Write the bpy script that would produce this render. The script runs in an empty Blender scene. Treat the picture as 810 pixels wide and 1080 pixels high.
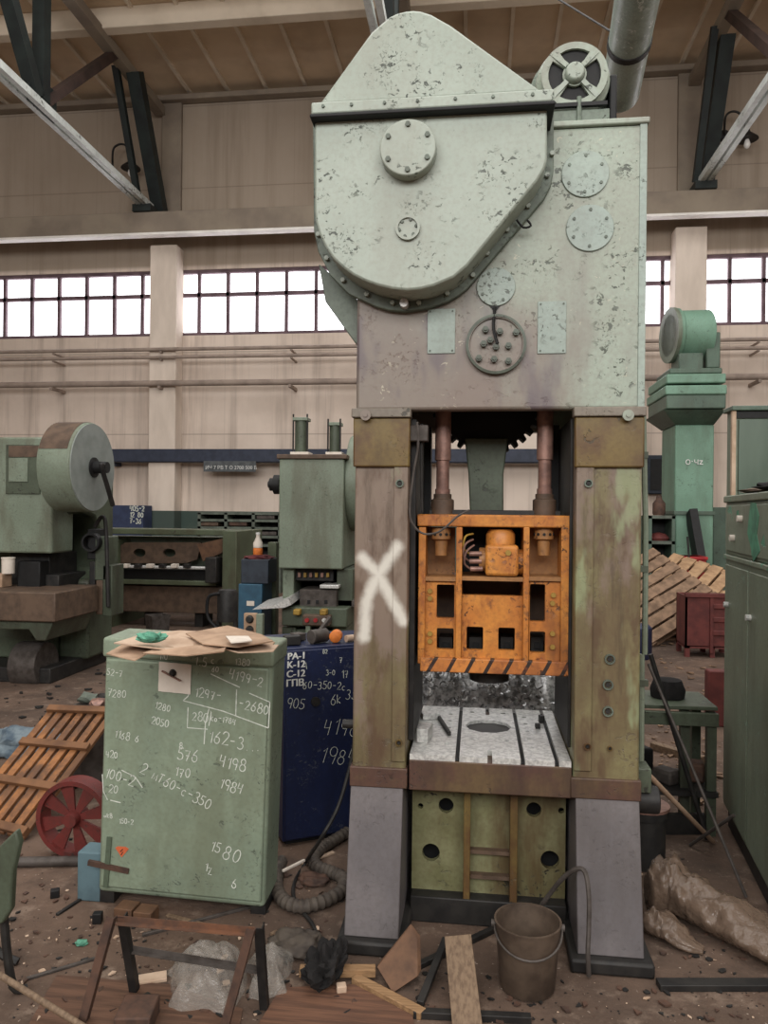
import bpy, bmesh, math, random
from mathutils import Vector, Matrix, Euler, noise
random.seed(7)
S = bpy.context.scene
COL = S.collection
PI = math.pi
R_ = math.radians
# ------------------------------------------------------------ camera, world, lights, exposure
F, EYE, PSI, ROLL, CX, CY = 800.0, 1.6, R_(7), 0.010, 405, 540
cam_d = bpy.data.cameras.new('camera')
cam = bpy.data.objects.new('camera', cam_d); COL.objects.link(cam); S.camera = cam
cam_d.sensor_fit = 'VERTICAL'; cam_d.sensor_height = 36.0; cam_d.lens = F/1080*36
cam_d.clip_start = 0.05; cam_d.clip_end = 200
_r = Vector((math.cos(PSI), math.sin(PSI), 0)); _f = Vector((-math.sin(PSI), math.cos(PSI), 0)); _u = Vector((0, 0, 1))
_cx = _r*math.cos(ROLL)+_u*math.sin(ROLL); _cy = -_r*math.sin(ROLL)+_u*math.cos(ROLL)
M = Matrix((( _cx.x, _cy.x, -_f.x, 0), (_cx.y, _cy.y, -_f.y, 0), (_cx.z, _cy.z, -_f.z, EYE), (0, 0, 0, 1)))
cam.matrix_world = M

S.view_settings.view_transform = 'Standard'
S.view_settings.look = 'None'
S.view_settings.gamma = 1.0
S.view_settings.use_curve_mapping = False
S.view_settings.exposure = 0.0

w = bpy.data.worlds.new('world'); S.world = w; w.use_nodes = True
bg = w.node_tree.nodes['Background']; bg.inputs[0].default_value = (1.0, 0.98, 0.96, 1); bg.inputs[1].default_value = 0.5

def area(name, loc, rot, sx, sy, power, color=(1, 1, 1)):
    d = bpy.data.lights.new(name, 'AREA'); d.shape = 'RECTANGLE'; d.size = sx; d.size_y = sy; d.energy = power; d.color = color
    o = bpy.data.objects.new(name, d); COL.objects.link(o); o.location = loc; o.rotation_euler = rot; return o
area('roof_skylight', (0.5, 4.5, 10.2), (0, 0, 0), 14, 13, 1250, (1.0, 0.98, 0.955))
area('front_window_daylight', (0, -7.5, 6.6), (R_(80), 0, 0), 18, 4, 1650, (1.0, 0.985, 0.965))

# ------------------------------------------------------------ helpers
def ray(px, py):
    u = px-CX; v = py-CY
    u, v = u*math.cos(ROLL)+v*math.sin(ROLL), v*math.cos(ROLL)-u*math.sin(ROLL)
    return _r*u+_f*F-_u*v
def at(px, py, Y):
    d = ray(px, py); t = Y/d.y; return Vector((d.x*t, Y, EYE+d.z*t))
def aX(px, py, X):
    d = ray(px, py); t = X/d.x; return Vector((X, d.y*t, EYE+d.z*t))
def gnd(px, py, z=0.0):
    d = ray(px, py); t = (z-EYE)/d.z; return Vector((d.x*t, d.y*t, z))
def rect(x0, x1, y0, y1, Y):
    a = at(x0, (y0+y1)/2, Y).x; b = at(x1, (y0+y1)/2, Y).x
    t = at((x0+x1)/2, y0, Y).z; l = at((x0+x1)/2, y1, Y).z
    return a, b, l, t

class MB:
    def __init__(s): s.bm = bmesh.new()
    def hexa(s, c):
        v = [s.bm.verts.new(p) for p in c]
        for f in ((0, 3, 2, 1), (4, 5, 6, 7), (0, 1, 5, 4), (1, 2, 6, 5), (2, 3, 7, 6), (3, 0, 4, 7)):
            s.bm.faces.new([v[i] for i in f])
        return s
    def box(s, x0, x1, y0, y1, z0, z1):
        return s.hexa([(x0, y0, z0), (x1, y0, z0), (x1, y1, z0), (x0, y1, z0), (x0, y0, z1), (x1, y0, z1), (x1, y1, z1), (x0, y1, z1)])
    def obox(s, c, size, rot=(0, 0, 0)):
        m = Euler(rot).to_matrix(); a, b, d = [k/2 for k in size]; c = Vector(c)
        return s.hexa([c+m@Vector(p) for p in ((-a, -b, -d), (a, -b, -d), (a, b, -d), (-a, b, -d), (-a, -b, d), (a, -b, d), (a, b, d), (-a, b, d))])
    def bar(s, p, q, wd, h, up=(0, 0, 1)):
        p = Vector(p); q = Vector(q); d = (q-p).normalized(); up = Vector(up)
        sd = d.cross(up)
        if sd.length < 1e-4: sd = d.cross(Vector((0, 1, 0)))
        sd.normalize(); u2 = sd.cross(d).normalized(); a = sd*wd/2; b = u2*h/2
        return s.hexa([p-a-b, p+a-b, q+a-b, q-a-b, p-a+b, p+a+b, q+a+b, q-a+b])
    def frame(s, d):
        d = Vector(d).normalized(); a = d.cross(Vector((0, 0, 1)))
        if a.length < 1e-4: a = Vector((1, 0, 0))
        a.normalize(); return a, a.cross(d).normalized()
    def rings(s, rs, cap=True, closed=False):
        R = [[s.bm.verts.new(p) for p in r] for r in rs]; n = len(R[0])
        for i in range(len(R)-1+(1 if closed else 0)):
            A = R[i]; B = R[(i+1) % len(R)]
            for k in range(n):
                s.bm.faces.new((A[k], A[(k+1) % n], B[(k+1) % n], B[k]))
        if cap and not closed:
            s.bm.faces.new(list(reversed(R[0]))); s.bm.faces.new(R[-1])
        return s
    def cyl(s, p, q, r, r2=None, n=24):
        return s.lathe(p, q, [(r, 0), (r if r2 is None else r2, 1)], n)
    def lathe(s, p, q, prof, n=24, cap=True):
        p = Vector(p); q = Vector(q); a, b = s.frame(q-p)
        return s.rings([[p+(q-p)*h+(a*math.cos(2*PI*k/n)+b*math.sin(2*PI*k/n))*max(r, 1e-4) for k in range(n)] for r, h in prof], cap)
    def tube(s, pts, r, n=8, sub=0):
        pts = [Vector(p) for p in pts]
        if sub: pts = smooth_path(pts, sub)
        rs = []
        a = None
        for i, p in enumerate(pts):
            d = (pts[min(i+1, len(pts)-1)]-pts[max(i-1, 0)]).normalized()
            if a is None: a, b = s.frame(d)
            else:
                a = (a-d*a.dot(d)).normalized(); b = a.cross(d).normalized()
            rr = r(i/(len(pts)-1)) if callable(r) else r
            rs.append([p+(a*math.cos(2*PI*k/n)+b*math.sin(2*PI*k/n))*rr for k in range(n)])
        return s.rings(rs)
    def poly(s, pts, d):
        pts = [Vector(p) for p in pts]; d = Vector(d)
        A = [s.bm.verts.new(p) for p in pts]; B = [s.bm.verts.new(p+d) for p in pts]; n = len(pts)
        s.bm.faces.new(A); s.bm.faces.new(list(reversed(B)))
        for k in range(n): s.bm.faces.new((A[k], B[k], B[(k+1) % n], A[(k+1) % n]))
        return s
    def plate(s, outer, holes, d, f=lambda a, b: Vector((a, 0, b))):
        """flat sheet with holes: 2-D loops mapped by f, thickness vector d"""
        d = Vector(d); loops = [outer]+list(holes); F_ = []; B_ = []
        for side, off in ((0, Vector((0, 0, 0))), (1, d)):
            edges = []; LS = []
            for lp in loops:
                vs = [s.bm.verts.new(f(*p)+off) for p in lp]; LS.append(vs)
                for k in range(len(vs)): edges.append(s.bm.edges.new((vs[k], vs[(k+1) % len(vs)])))
            bmesh.ops.triangle_fill(s.bm, use_beauty=True, use_dissolve=False, edges=edges)
            (F_ if side == 0 else B_).extend(LS)
        for A, B in zip(F_, B_):
            n = len(A)
            for k in range(n): s.bm.faces.new((A[k], A[(k+1) % n], B[(k+1) % n], B[k]))
        return s
    def ribbon(s, pts, wd, nrm):
        pts = [Vector(p) for p in pts]; nrm = Vector(nrm); L = []
        for i, p in enumerate(pts):
            d = (pts[min(i+1, len(pts)-1)]-pts[max(i-1, 0)])
            if d.length < 1e-6: d = Vector((1, 0, 0))
            sd = d.normalized().cross(nrm).normalized()*wd/2
            L.append((s.bm.verts.new(p-sd), s.bm.verts.new(p+sd)))
        for a, b in zip(L, L[1:]): s.bm.faces.new((a[0], a[1], b[1], b[0]))
        return s
    def text(s, body, o, xd, yd, size, ext=0.0008):
        c = bpy.data.curves.new('t', 'FONT'); c.body = body; c.size = size; c.extrude = ext; c.resolution_u = 3
        t = bpy.data.objects.new('t', c); COL.objects.link(t)
        me = t.evaluated_get(bpy.context.evaluated_depsgraph_get()).to_mesh()
        xd = Vector(xd).normalized(); yd = Vector(yd).normalized(); zd = xd.cross(yd)
        vs = [s.bm.verts.new(Vector(o)+xd*v.co.x+yd*v.co.y+zd*v.co.z) for v in me.vertices]
        for p in me.polygons:
            try: s.bm.faces.new([vs[i] for i in p.vertices])
            except ValueError: pass
        bpy.data.objects.remove(t); bpy.data.curves.remove(c)
        return s
    def build(s, name, mat, parent=None, bevel=0.0, loc=None, seg=2, flat=False, solid=0.0, fixn=True, soft=False):
        bm = s.bm
        if fixn: bmesh.ops.recalc_face_normals(bm, faces=bm.faces[:])
        for e in bm.edges:
            e.smooth = len(e.link_faces) == 2 and (soft or e.calc_face_angle(0) < R_(38))
        for f in bm.faces: f.smooth = not flat
        off = W[parent] if parent else Vector(loc or (0, 0, 0))
        bmesh.ops.translate(bm, verts=bm.verts[:], vec=-off)
        me = bpy.data.meshes.new(name); bm.to_mesh(me); bm.free()
        me.materials.append(mat)
        o = bpy.data.objects.new(name, me); COL.objects.link(o)
        if parent: o.parent = parent
        else: o.location = off
        W[o] = off.copy()
        if solid:
            m = o.modifiers.new('thick', 'SOLIDIFY'); m.thickness = solid; m.offset = 0
        if bevel:
            m = o.modifiers.new('bevel', 'BEVEL'); m.width = bevel; m.segments = seg; m.limit_method = 'ANGLE'; m.angle_limit = R_(40)
        return o
W = {}
def smooth_path(p, sub):
    out = []
    for i in range(len(p)-1):
        a = p[max(i-1, 0)]; b = p[i]; c = p[i+1]; d = p[min(i+2, len(p)-1)]
        for k in range(sub):
            t = k/sub
            out.append(0.5*((2*b)+(c-a)*t+(2*a-5*b+4*c-d)*t*t+(3*b-a-3*c+d)*t**3))
    out.append(p[-1]); return out
def circ(cx, cz, r, n=20, a0=0): return [(cx+r*math.cos(a0+2*PI*k/n), cz+r*math.sin(a0+2*PI*k/n)) for k in range(n)]
def rrect(x0, x1, z0, z1, r=0.01, n=3):
    out = []
    for cx, cz, a in ((x1-r, z1-r, 0), (x0+r, z1-r, PI/2), (x0+r, z0+r, PI), (x1-r, z0+r, 1.5*PI)):
        for k in range(n+1): out.append((cx+r*math.cos(a+PI/2*k/n), cz+r*math.sin(a+PI/2*k/n)))
    return out
def tag(o, label, cat, group=None, kind=None):
    o['label'] = label; o['category'] = cat
    if group: o['group'] = group
    if kind: o['kind'] = kind
    return o
def thing(name, label, cat, loc=(0, 0, 0), group=None):
    o = bpy.data.objects.new(name, None); COL.objects.link(o); o.empty_display_size = 0.1
    o.location = loc; W[o] = Vector(loc); return tag(o, label, cat, group)
def struct(o): o['kind'] = 'structure'; return o
def copy_tree(o, parent=None):
    c = o.copy(); COL.objects.link(c); W[c] = W[o].copy()
    if parent: c.parent = parent
    for ch in list(o.children): copy_tree(ch, c)
    return c

# ------------------------------------------------------------ materials
def lin(c): return tuple((((k/255)+0.055)/1.055)**2.4 if k > 10 else k/255/12.92 for k in c)+(1,)
class NT:
    def __init__(s, name):
        s.m = bpy.data.materials.new(name); s.m.use_nodes = True; s.t = s.m.node_tree; s.b = s.t.nodes['Principled BSDF']
        s.tc = s.t.nodes.new('ShaderNodeTexCoord').outputs['Object']
    def n(s, typ, **kw):
        nd = s.t.nodes.new(typ)
        for k, v in kw.items(): setattr(nd, k, v)
        return nd
    def set(s, sock, v):
        if isinstance(v, bpy.types.NodeSocket): s.t.links.new(v, sock)
        else: sock.default_value = v
    def math(s, op, a, b=0.0, c=0.0, clamp=False):
        nd = s.n('ShaderNodeMath', operation=op, use_clamp=clamp)
        s.set(nd.inputs[0], a); s.set(nd.inputs[1], b); s.set(nd.inputs[2], c); return nd.outputs[0]
    def noise(s, scale, detail=3, rough=0.55, stretch=(1, 1, 1), dist=0.0):
        mp = s.n('ShaderNodeMapping'); s.set(mp.inputs[0], s.tc); mp.inputs['Scale'].default_value = stretch
        nd = s.n('ShaderNodeTexNoise'); s.set(nd.inputs['Vector'], mp.outputs[0])
        nd.inputs['Scale'].default_value = scale; nd.inputs['Detail'].default_value = detail; nd.inputs['Roughness'].default_value = rough
        nd.inputs['Distortion'].default_value = dist
        return nd.outputs[0]
    def ramp(s, v, lo, hi):
        nd = s.n('ShaderNodeMapRange', interpolation_type='SMOOTHSTEP'); s.set(nd.inputs[0], v); nd.inputs[1].default_value = lo; nd.inputs[2].default_value = hi
        return nd.outputs[0]
    def mix(s, f, a, b):
        nd = s.n('ShaderNodeMix', data_type='RGBA'); s.set(nd.inputs[0], f); s.set(nd.inputs[6], a); s.set(nd.inputs[7], b); return nd.outputs[2]
    def fin(s, col, rough=0.6, metal=0.0, bump=None, bs=0.3, bd=0.01, spec=0.4):
        s.set(s.b.inputs['Base Color'], col); s.set(s.b.inputs['Roughness'], rough); s.set(s.b.inputs['Metallic'], metal)
        s.b.inputs['Specular IOR Level'].default_value = spec
        if bump is not None:
            nd = s.n('ShaderNodeBump'); nd.inputs['Strength'].default_value = bs; nd.inputs['Distance'].default_value = bd
            s.set(nd.inputs['Height'], bump); s.t.links.new(nd.outputs[0], s.b.inputs['Normal'])
        return s.m
def paint(name, a, b, chip=(60, 62, 55), chips=0.5, scale=22, dirt=(80, 70, 55), dirt_amt=0.35, rough=0.5, metal=0.0, mscale=2.2, streak=1.0, build_only=False):
    """worn paint: two tones in large patches, grime streaks, flaked chips"""
    t = NT(name)
    m1 = t.ramp(t.noise(mscale, 4, 0.6), 0.38, 0.64)
    c = t.mix(m1, lin(a), lin(b))
    st = t.ramp(t.noise(3.5, 5, 0.65, (1, 1, 0.22*streak+0.05)), 0.46, 0.68)
    c = t.mix(t.math('MULTIPLY', st, dirt_amt), c, lin(dirt))
    fine = t.ramp(t.noise(60, 3, 0.6), 0.35, 0.75)
    c = t.mix(t.math('MULTIPLY', fine, 0.3), c, lin(dirt))
    cl = t.ramp(t.noise(scale*0.16, 3, 0.6), 0.46, 0.62)
    ch = t.ramp(t.noise(scale, 4, 0.62, (1, 1, 1.25), 0.5), 0.63-0.05*chips, 0.655-0.05*chips)
    ch2 = t.ramp(t.noise(scale*2.3, 3, 0.6, (1.2, 1, 1), 0.8), 0.60, 0.63)
    ch = t.math('MAXIMUM', ch, t.math('MULTIPLY', ch2, t.ramp(t.noise(scale*.2, 2), 0.5, 0.62)))
    ck = t.math('MULTIPLY', t.math('MULTIPLY', cl, ch), min(1, 0.4+chips))
    c = t.mix(ck, c, lin(chip))
    h = t.math('SUBTRACT', t.math('MULTIPLY', t.noise(9, 3), 0.35), ck)
    if build_only: return t, c, h, rough
    return t.fin(c, rough, metal, h, 0.45, 0.006)
def plain(name, a, b=None, scale=8, rough=0.7, metal=0.0, bs=0.25, stretch=(1, 1, 1), spec=0.35, bd=0.004):
    t = NT(name); b = b or tuple(k*0.78 for k in a)
    v = t.noise(scale, 4, 0.6, stretch)
    return t.fin(t.mix(t.ramp(v, 0.35, 0.68), lin(a), lin(b)), rough, metal, v, bs, bd, spec)
def wood(name, a, b, axis=0, scale=6, rough=0.7):
    st = [14, 14, 14]; st[axis] = 0.8
    return plain(name, a, b, scale, rough, 0, 0.3, tuple(st))

CHIP = (66, 70, 62)
m_crown = None
m_housing = paint('housing_paint', (150, 160, 149), (158, 168, 157), (62, 68, 60), 0.8, 40, (134, 132, 120), 0.35, 0.42)
m_plate = paint('cover_plate_paint', (152, 166, 156), (144, 158, 150), CHIP, 0.5, 40, (112, 114, 106), 0.35, 0.42)
m_cap = paint('oily_cap_paint', (128, 120, 108), (112, 104, 94), (70, 66, 58), 0.6, 40, (84, 72, 62), 0.6, 0.45)
m_lip = paint('dull_grey_green_paint', (112, 124, 112), (88, 98, 88), (46, 46, 42), 0.6, 30, (60, 58, 50), 0.5, 0.5)  # darker grey-green for flange, bracket, motor base and bolts
m_ochre = paint('oily_ochre_paint', (112, 94, 54), (92, 68, 44), (60, 54, 38), 0.4, 26, (70, 52, 34), 0.7, 0.4, mscale=6)
m_panelgreen = paint('bed_green_paint', (126, 126, 94), (108, 108, 76), (44, 42, 34), 0.8, 24, (80, 64, 42), 0.9, 0.45, mscale=5)
m_guard = paint('guard_grey', (108, 103, 104), (94, 90, 92), (80, 76, 76), 0.2, 40, (78, 72, 70), 0.6, 0.6)  # grey also darkened to stand in for the weaker light low down
m_bedface = paint('bed_oxide', (88, 64, 54), (98, 80, 56), (50, 42, 38), 0.5, 26, (62, 46, 42), 0.8, 0.5, mscale=7)
def rusty(name, a, b):
    t, c, h, r = paint(name, a, b, (80, 52, 38), 0.7, 34, (98, 60, 40), 0.9, 0.42, mscale=6, build_only=True)
    c = t.mix(t.math('MULTIPLY', t.ramp(t.noise(9, 5, 0.7, (1.3, 1, 0.5)), 0.52, 0.68), 0.7), c, lin((124, 66, 40)))
    c = t.mix(t.math('MULTIPLY', t.ramp(t.noise(17, 5, 0.7), 0.56, 0.68), 0.6), c, lin((72, 52, 44)))
    return t.fin(c, 0.42, 0, h, 0.45, 0.006)
m_orange = rusty('slide_orange', (198, 132, 60), (180, 112, 50))
m_orange2 = paint('slide_tan', (160, 114, 68), (140, 98, 58), (80, 56, 42), 0.5, 30, (90, 64, 44), 0.6, 0.5, mscale=6)
m_dark = plain('greasy_dark_metal', (44, 42, 40), (28, 27, 27), 12, 0.55)
m_black = plain('black_iron', (26, 26, 27), (18, 18, 18), 12, 0.6)
m_brownsteel = plain('oiled_brown_steel', (150, 116, 104), (112, 86, 78), 20, 0.4, 0.3)
m_steel = plain('machined_steel', (212, 212, 208), (166, 166, 164), 60, 0.36, 0.25, 0.15)
m_swarf = plain('bright_swarf', (206, 206, 206), (120, 120, 120), 40, 0.32, 0.45)
m_press2 = paint('sage_machine_paint', (124, 136, 120), (114, 126, 110), (66, 72, 60), 0.25, 26, (86, 82, 66), 0.55, 0.5)
m_press2d = paint('dirty_sage_paint', (82, 92, 76), (68, 76, 62), (44, 44, 38), 0.5, 20, (50, 46, 38), 0.7, 0.5)
m_disc = plain('grey_disc', (132, 138, 134), (118, 124, 120), 6, 0.5)
m_brownmetal = plain('brown_greasy_metal', (96, 78, 64), (74, 60, 50), 10, 0.6)
m_brake = paint('brake_dull_green', (88, 98, 76), (76, 84, 64), (50, 48, 40), 0.4, 20, (66, 56, 42), 0.6, 0.5)
m_cab = paint('cabinet_green', (136, 150, 130), (124, 138, 120), (72, 80, 70), 0.3, 34, (102, 106, 86), 0.5, 0.5, mscale=3)
m_cabdk = paint('cabinet_green_side', (90, 104, 86), (80, 92, 78), (60, 66, 56), 0.4, 26, (70, 72, 58), 0.5, 0.5)
m_blue = paint('navy_paint', (32, 42, 76), (26, 34, 66), (76, 80, 92), 0.2, 40, (26, 28, 40), 0.5, 0.45)
m_chalk = plain('chalk', (214, 218, 208), (180, 186, 176), 60, 0.9)
m_white = plain('white_paint', (226, 226, 222), (200, 200, 196), 30, 0.8)
m_paper = plain('paper', (218, 208, 196), (206, 196, 184), 14, 0.9, bs=0.05)
m_card = plain('cardboard', (176, 148, 124), (150, 124, 102), 10, 0.9)
m_card2 = plain('pale_cardboard', (196, 172, 150), (172, 146, 124), 10, 0.9)
m_teal = plain('teal_cloth', (98, 156, 132), (60, 108, 90), 24, 0.9)
m_redwheel = paint('red_wheel_paint', (108, 42, 38), (88, 38, 34), (48, 38, 34), 0.6, 36, (56, 42, 38), 0.75, 0.55)
m_slat = paint('orange_brown_slat', (156, 104, 60), (112, 76, 50), (84, 60, 46), 0.5, 30, (78, 58, 46), 0.8, 0.5, mscale=7)
m_slatdk = plain('dark_slat', (120, 84, 56), (92, 64, 44), 7, 0.65)
m_wood1 = wood('pale_board', (156, 124, 90), (124, 96, 68), 0)
m_wood2 = wood('grey_brown_plank', (124, 104, 84), (98, 80, 64), 1)
m_redwood = plain('red_brown_board', (104, 76, 56), (80, 58, 44), 12, 0.7)
m_rust = plain('rusted_iron', (90, 66, 54), (64, 50, 44), 16, 0.75)
m_rusty_or = plain('orange_rust', (116, 78, 56), (80, 60, 50), 12, 0.7)
m_irongrey = plain('dull_iron', (88, 82, 78), (66, 60, 56), 16, 0.6, 0.3)
m_bucket = plain('rusty_bucket', (96, 82, 70), (68, 57, 49), 9, 0.55, 0.15)
m_hose = plain('grey_hose', (84, 76, 68), (64, 57, 52), 18, 0.7)
m_rag = plain('black_rag', (34, 32, 32), (22, 21, 21), 20, 0.95)
m_ltblue = plain('light_blue_box', (92, 116, 124), (78, 98, 106), 8, 0.7)
m_rcab = paint('dark_green_cabinet', (122, 132, 114), (110, 120, 104), (116, 138, 122), 0.4, 16, (86, 88, 74), 0.55, 0.45)
m_rcab2 = paint('peeling_teal_cabinet', (122, 132, 114), (128, 138, 120), (84, 150, 122), 0.5, 9, (88, 90, 76), 0.5, 0.45)
m_tower = paint('tower_green', (118, 154, 134), (108, 142, 122), (80, 98, 84), 0.3, 16, (90, 108, 92), 0.45, 0.5)
m_towerdk = paint('tower_dull_green', (90, 110, 96), (80, 98, 86), (62, 70, 62), 0.4, 14, (70, 76, 64), 0.5, 0.5)
m_pallet = plain('weathered_pallet', (142, 116, 94), (104, 84, 68), 9, 0.85)
m_pallet2 = plain('pale_pallet', (178, 146, 112), (146, 116, 88), 9, 0.85)
m_crate = plain('oxblood_crate', (104, 52, 48), (84, 42, 40), 8, 0.65)
m_redbox = plain('bright_red_box', (172, 44, 46), (140, 36, 38), 8, 0.5)
m_orangecap = plain('orange_cap', (222, 128, 58), (196, 108, 48), 20, 0.6)
m_railblue = plain('blue_rail_paint', (54, 60, 76), (44, 50, 64), 8, 0.55)
m_tealcab = plain('teal_blue_cabinet', (50, 88, 110), (42, 74, 94), 8, 0.5)
m_navybox = plain('charcoal_navy', (48, 56, 66), (36, 42, 52), 10, 0.55)
m_yellow = plain('yellow_button_box', (156, 126, 56), (128, 100, 46), 10, 0.5)
m_pipegreen = paint('pipe_green_grey', (168, 184, 176), (150, 168, 160), (226, 232, 228), 0.75, 24, (100, 108, 100), 0.5, 0.35)
m_truss = plain('sooty_green_steel', (34, 42, 40), (26, 30, 30), 3, 0.6)
m_trussbr = plain('sooty_brown_steel', (72, 56, 50), (52, 42, 38), 3, 0.7)
m_chord = paint('chipped_white_paint', (216, 222, 218), (200, 206, 202), (84, 84, 78), 0.75, 14, (150, 150, 144), 0.4, 0.5)
m_conc = plain('concrete_beige', (190, 172, 156), (170, 152, 138), 1.4, 0.9, bs=0.1)
m_ceil = plain('ceiling_slab', (222, 200, 172), (196, 174, 148), 0.6, 0.9, bs=0.1)
m_rib = plain('ceiling_rib', (232, 218, 198), (210, 196, 176), 1.0, 0.9, bs=0.1)
m_crane = plain('crane_beam_paint', (146, 134, 118), (126, 114, 102), 1.0, 0.8, bs=0.1)
m_craneflange = plain('pale_flange', (244, 240, 234), (226, 222, 216), 2, 0.6, bs=0.1)
m_pipe = plain('wall_pipe_paint', (158, 142, 130), (134, 120, 110), 3, 0.7)
m_sash = plain('window_sash', (112, 92, 98), (92, 74, 80), 4, 0.7)
m_shelf = plain('grey_green_rack', (100, 108, 98), (80, 86, 78), 8, 0.7)

def mat_wall():
    t = NT('wall_plaster')
    sep = t.n('ShaderNodeSeparateXYZ'); t.set(sep.inputs[0], t.tc); z = sep.outputs[2]; x = sep.outputs[0]
    c = t.mix(t.ramp(t.noise(0.5, 5, 0.6), 0.35, 0.7), lin((226, 210, 196)), lin((204, 188, 174)))
    st = t.ramp(t.noise(2.2, 5, 0.7, (1, 1, 0.05)), 0.46, 0.75)
    c = t.mix(t.math('MULTIPLY', st, 0.55), c, lin((120, 104, 94)))
    # upper band above the crane girder is mixed darker and browner
    up = t.ramp(z, 6.9, 7.0)
    c = t.mix(t.math('MULTIPLY', up, 0.72), c, lin((138, 124, 106)))
    # panel joints
    fx = t.math('FRACT', t.math('DIVIDE', t.math('ADD', x, 40.0), 1.5)); j = t.math('LESS_THAN', fx, 0.012)
    fz = t.math('FRACT', t.math('DIVIDE', t.math('ADD', z, 0.35), 1.8)); j2 = t.math('LESS_THAN', fz, 0.014)
    c = t.mix(t.math('MULTIPLY', t.math('MAXIMUM', t.math('MULTIPLY', j, .35), j2), 0.4), c, lin((110, 96, 86)))
    dado = t.math('LESS_THAN', z, 1.58)
    g = t.mix(t.ramp(t.noise(1.2, 4), 0.4, 0.7), lin((70, 84, 78)), lin((88, 100, 92)))
    c = t.mix(dado, c, g)
    return t.fin(c, 0.88, 0, st, 0.1, 0.01, 0.2)
m_wall = mat_wall()
def mat_pil():
    t = NT('pilaster_plaster')
    sep = t.n('ShaderNodeSeparateXYZ'); t.set(sep.inputs[0], t.tc); z = sep.outputs[2]
    c = t.mix(t.ramp(t.noise(1.2, 5, 0.65, (1, 1, 0.3)), 0.35, 0.7), lin((228, 214, 200)), lin((204, 190, 176)))
    c = t.mix(t.math('LESS_THAN', z, 1.58), c, lin((72, 84, 78)))
    return t.fin(c, 0.88)
m_pil = mat_pil()
def mat_floor():
    t = NT('grimy_floor')
    c = t.mix(t.ramp(t.noise(0.8, 6, 0.65), 0.36, 0.66), lin((80, 66, 57)), lin((108, 88, 75)))
    c = t.mix(t.math('MULTIPLY', t.ramp(t.noise(2.6, 6, 0.7), 0.5, 0.68), 0.6), c, lin((60, 50, 44)))
    c = t.mix(t.math('MULTIPLY', t.ramp(t.noise(7, 6, 0.7), 0.52, 0.70), 0.6), c, lin((138, 120, 106)))
    sp = t.ramp(t.noise(45, 3, 0.6), 0.66, 0.72)
    c = t.mix(t.math('MULTIPLY', sp, 0.55), c, lin((186, 170, 156)))
    h = t.math('ADD', t.noise(6, 6, 0.7), t.math('MULTIPLY', t.noise(34, 4), 0.4))
    return t.fin(c, t.math('SUBTRACT', 0.95, t.math('MULTIPLY', t.ramp(t.noise(1.7, 3), 0.5, 0.7), 0.3)), 0, h, 0.5, 0.02, 0.3)
m_floor = mat_floor()
def mat_pane():
    t = NT('hazy_daylit_pane')
    t.b.inputs['Base Color'].default_value = (0.8, 0.8, 0.85, 1)
    t.b.inputs['Emission Color'].default_value = (0.97, 0.96, 1.0, 1); t.b.inputs['Emission Strength'].default_value = 3.5
    t.b.inputs['Roughness'].default_value = 0.5
    return t.m
m_pane = mat_pane()
def mat_bulb():
    t = NT('frosted_bulb'); t.b.inputs['Base Color'].default_value = (0.85, 0.82, 0.78, 1); t.b.inputs['Roughness'].default_value = 0.25
    return t.m
m_bulb = mat_bulb()
def film(name, col, alpha, rough=0.18):
    t = NT(name); t.b.inputs['Base Color'].default_value = lin(col); t.b.inputs['Roughness'].default_value = rough
    v = t.noise(12, 4); t.set(t.b.inputs['Alpha'], t.math('ADD', alpha-0.15, t.math('MULTIPLY', v, 0.3)))
    bp = t.n('ShaderNodeBump'); bp.inputs['Strength'].default_value = 0.6; bp.inputs['Distance'].default_value = 0.02; t.set(bp.inputs['Height'], t.noise(22, 4, 0.6)); t.t.links.new(bp.outputs[0], t.b.inputs['Normal'])
    return t.m
m_film = film('clear_polythene', (176, 170, 162), 0.40)
m_film2 = film('dusty_polythene', (106, 89, 76), 0.9, 0.22)
def mat_crown():
    t, c, h, r = paint('crown_paint', (152, 164, 150), (144, 152, 138), (72, 78, 68), 0.7, 36, (118, 108, 102), 0.5, 0.42, build_only=True)
    sep = t.n('ShaderNodeSeparateXYZ'); t.set(sep.inputs[0], t.tc); X, Z = sep.outputs[0], sep.outputs[2]
    # old oil runs: a big brown-mauve stain over the lower left of the crown
    v = t.math('ADD', t.math('ADD', t.math('MULTIPLY', X, -0.75), t.math('MULTIPLY', Z, -0.85)), t.math('MULTIPLY', t.noise(3.2, 5, 0.65, (1, 1, 0.45)), 1.1))
    k = t.ramp(v, -1.62, -1.15)
    c = t.mix(t.math('MULTIPLY', k, 0.82), c, lin((122, 106, 98)))
    k2 = t.math('MULTIPLY', k, t.ramp(t.noise(5, 3, 0.5, (1.4, 1, 0.5)), 0.52, 0.66))
    c = t.mix(t.math('MULTIPLY', k2, 0.7), c, lin((86, 76, 86)))
    g = t.math('MULTIPLY', t.ramp(t.noise(30, 3, 0.6, (1, 1, 1.4), 0.7), 0.66, 0.68), t.ramp(t.noise(4, 2), 0.5, 0.62))
    c = t.mix(t.math('MULTIPLY', g, 0.6), c, lin((196, 190, 168)))
    return t.fin(c, 0.42, 0, h, 0.45, 0.006)
m_crown = mat_crown()
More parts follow.
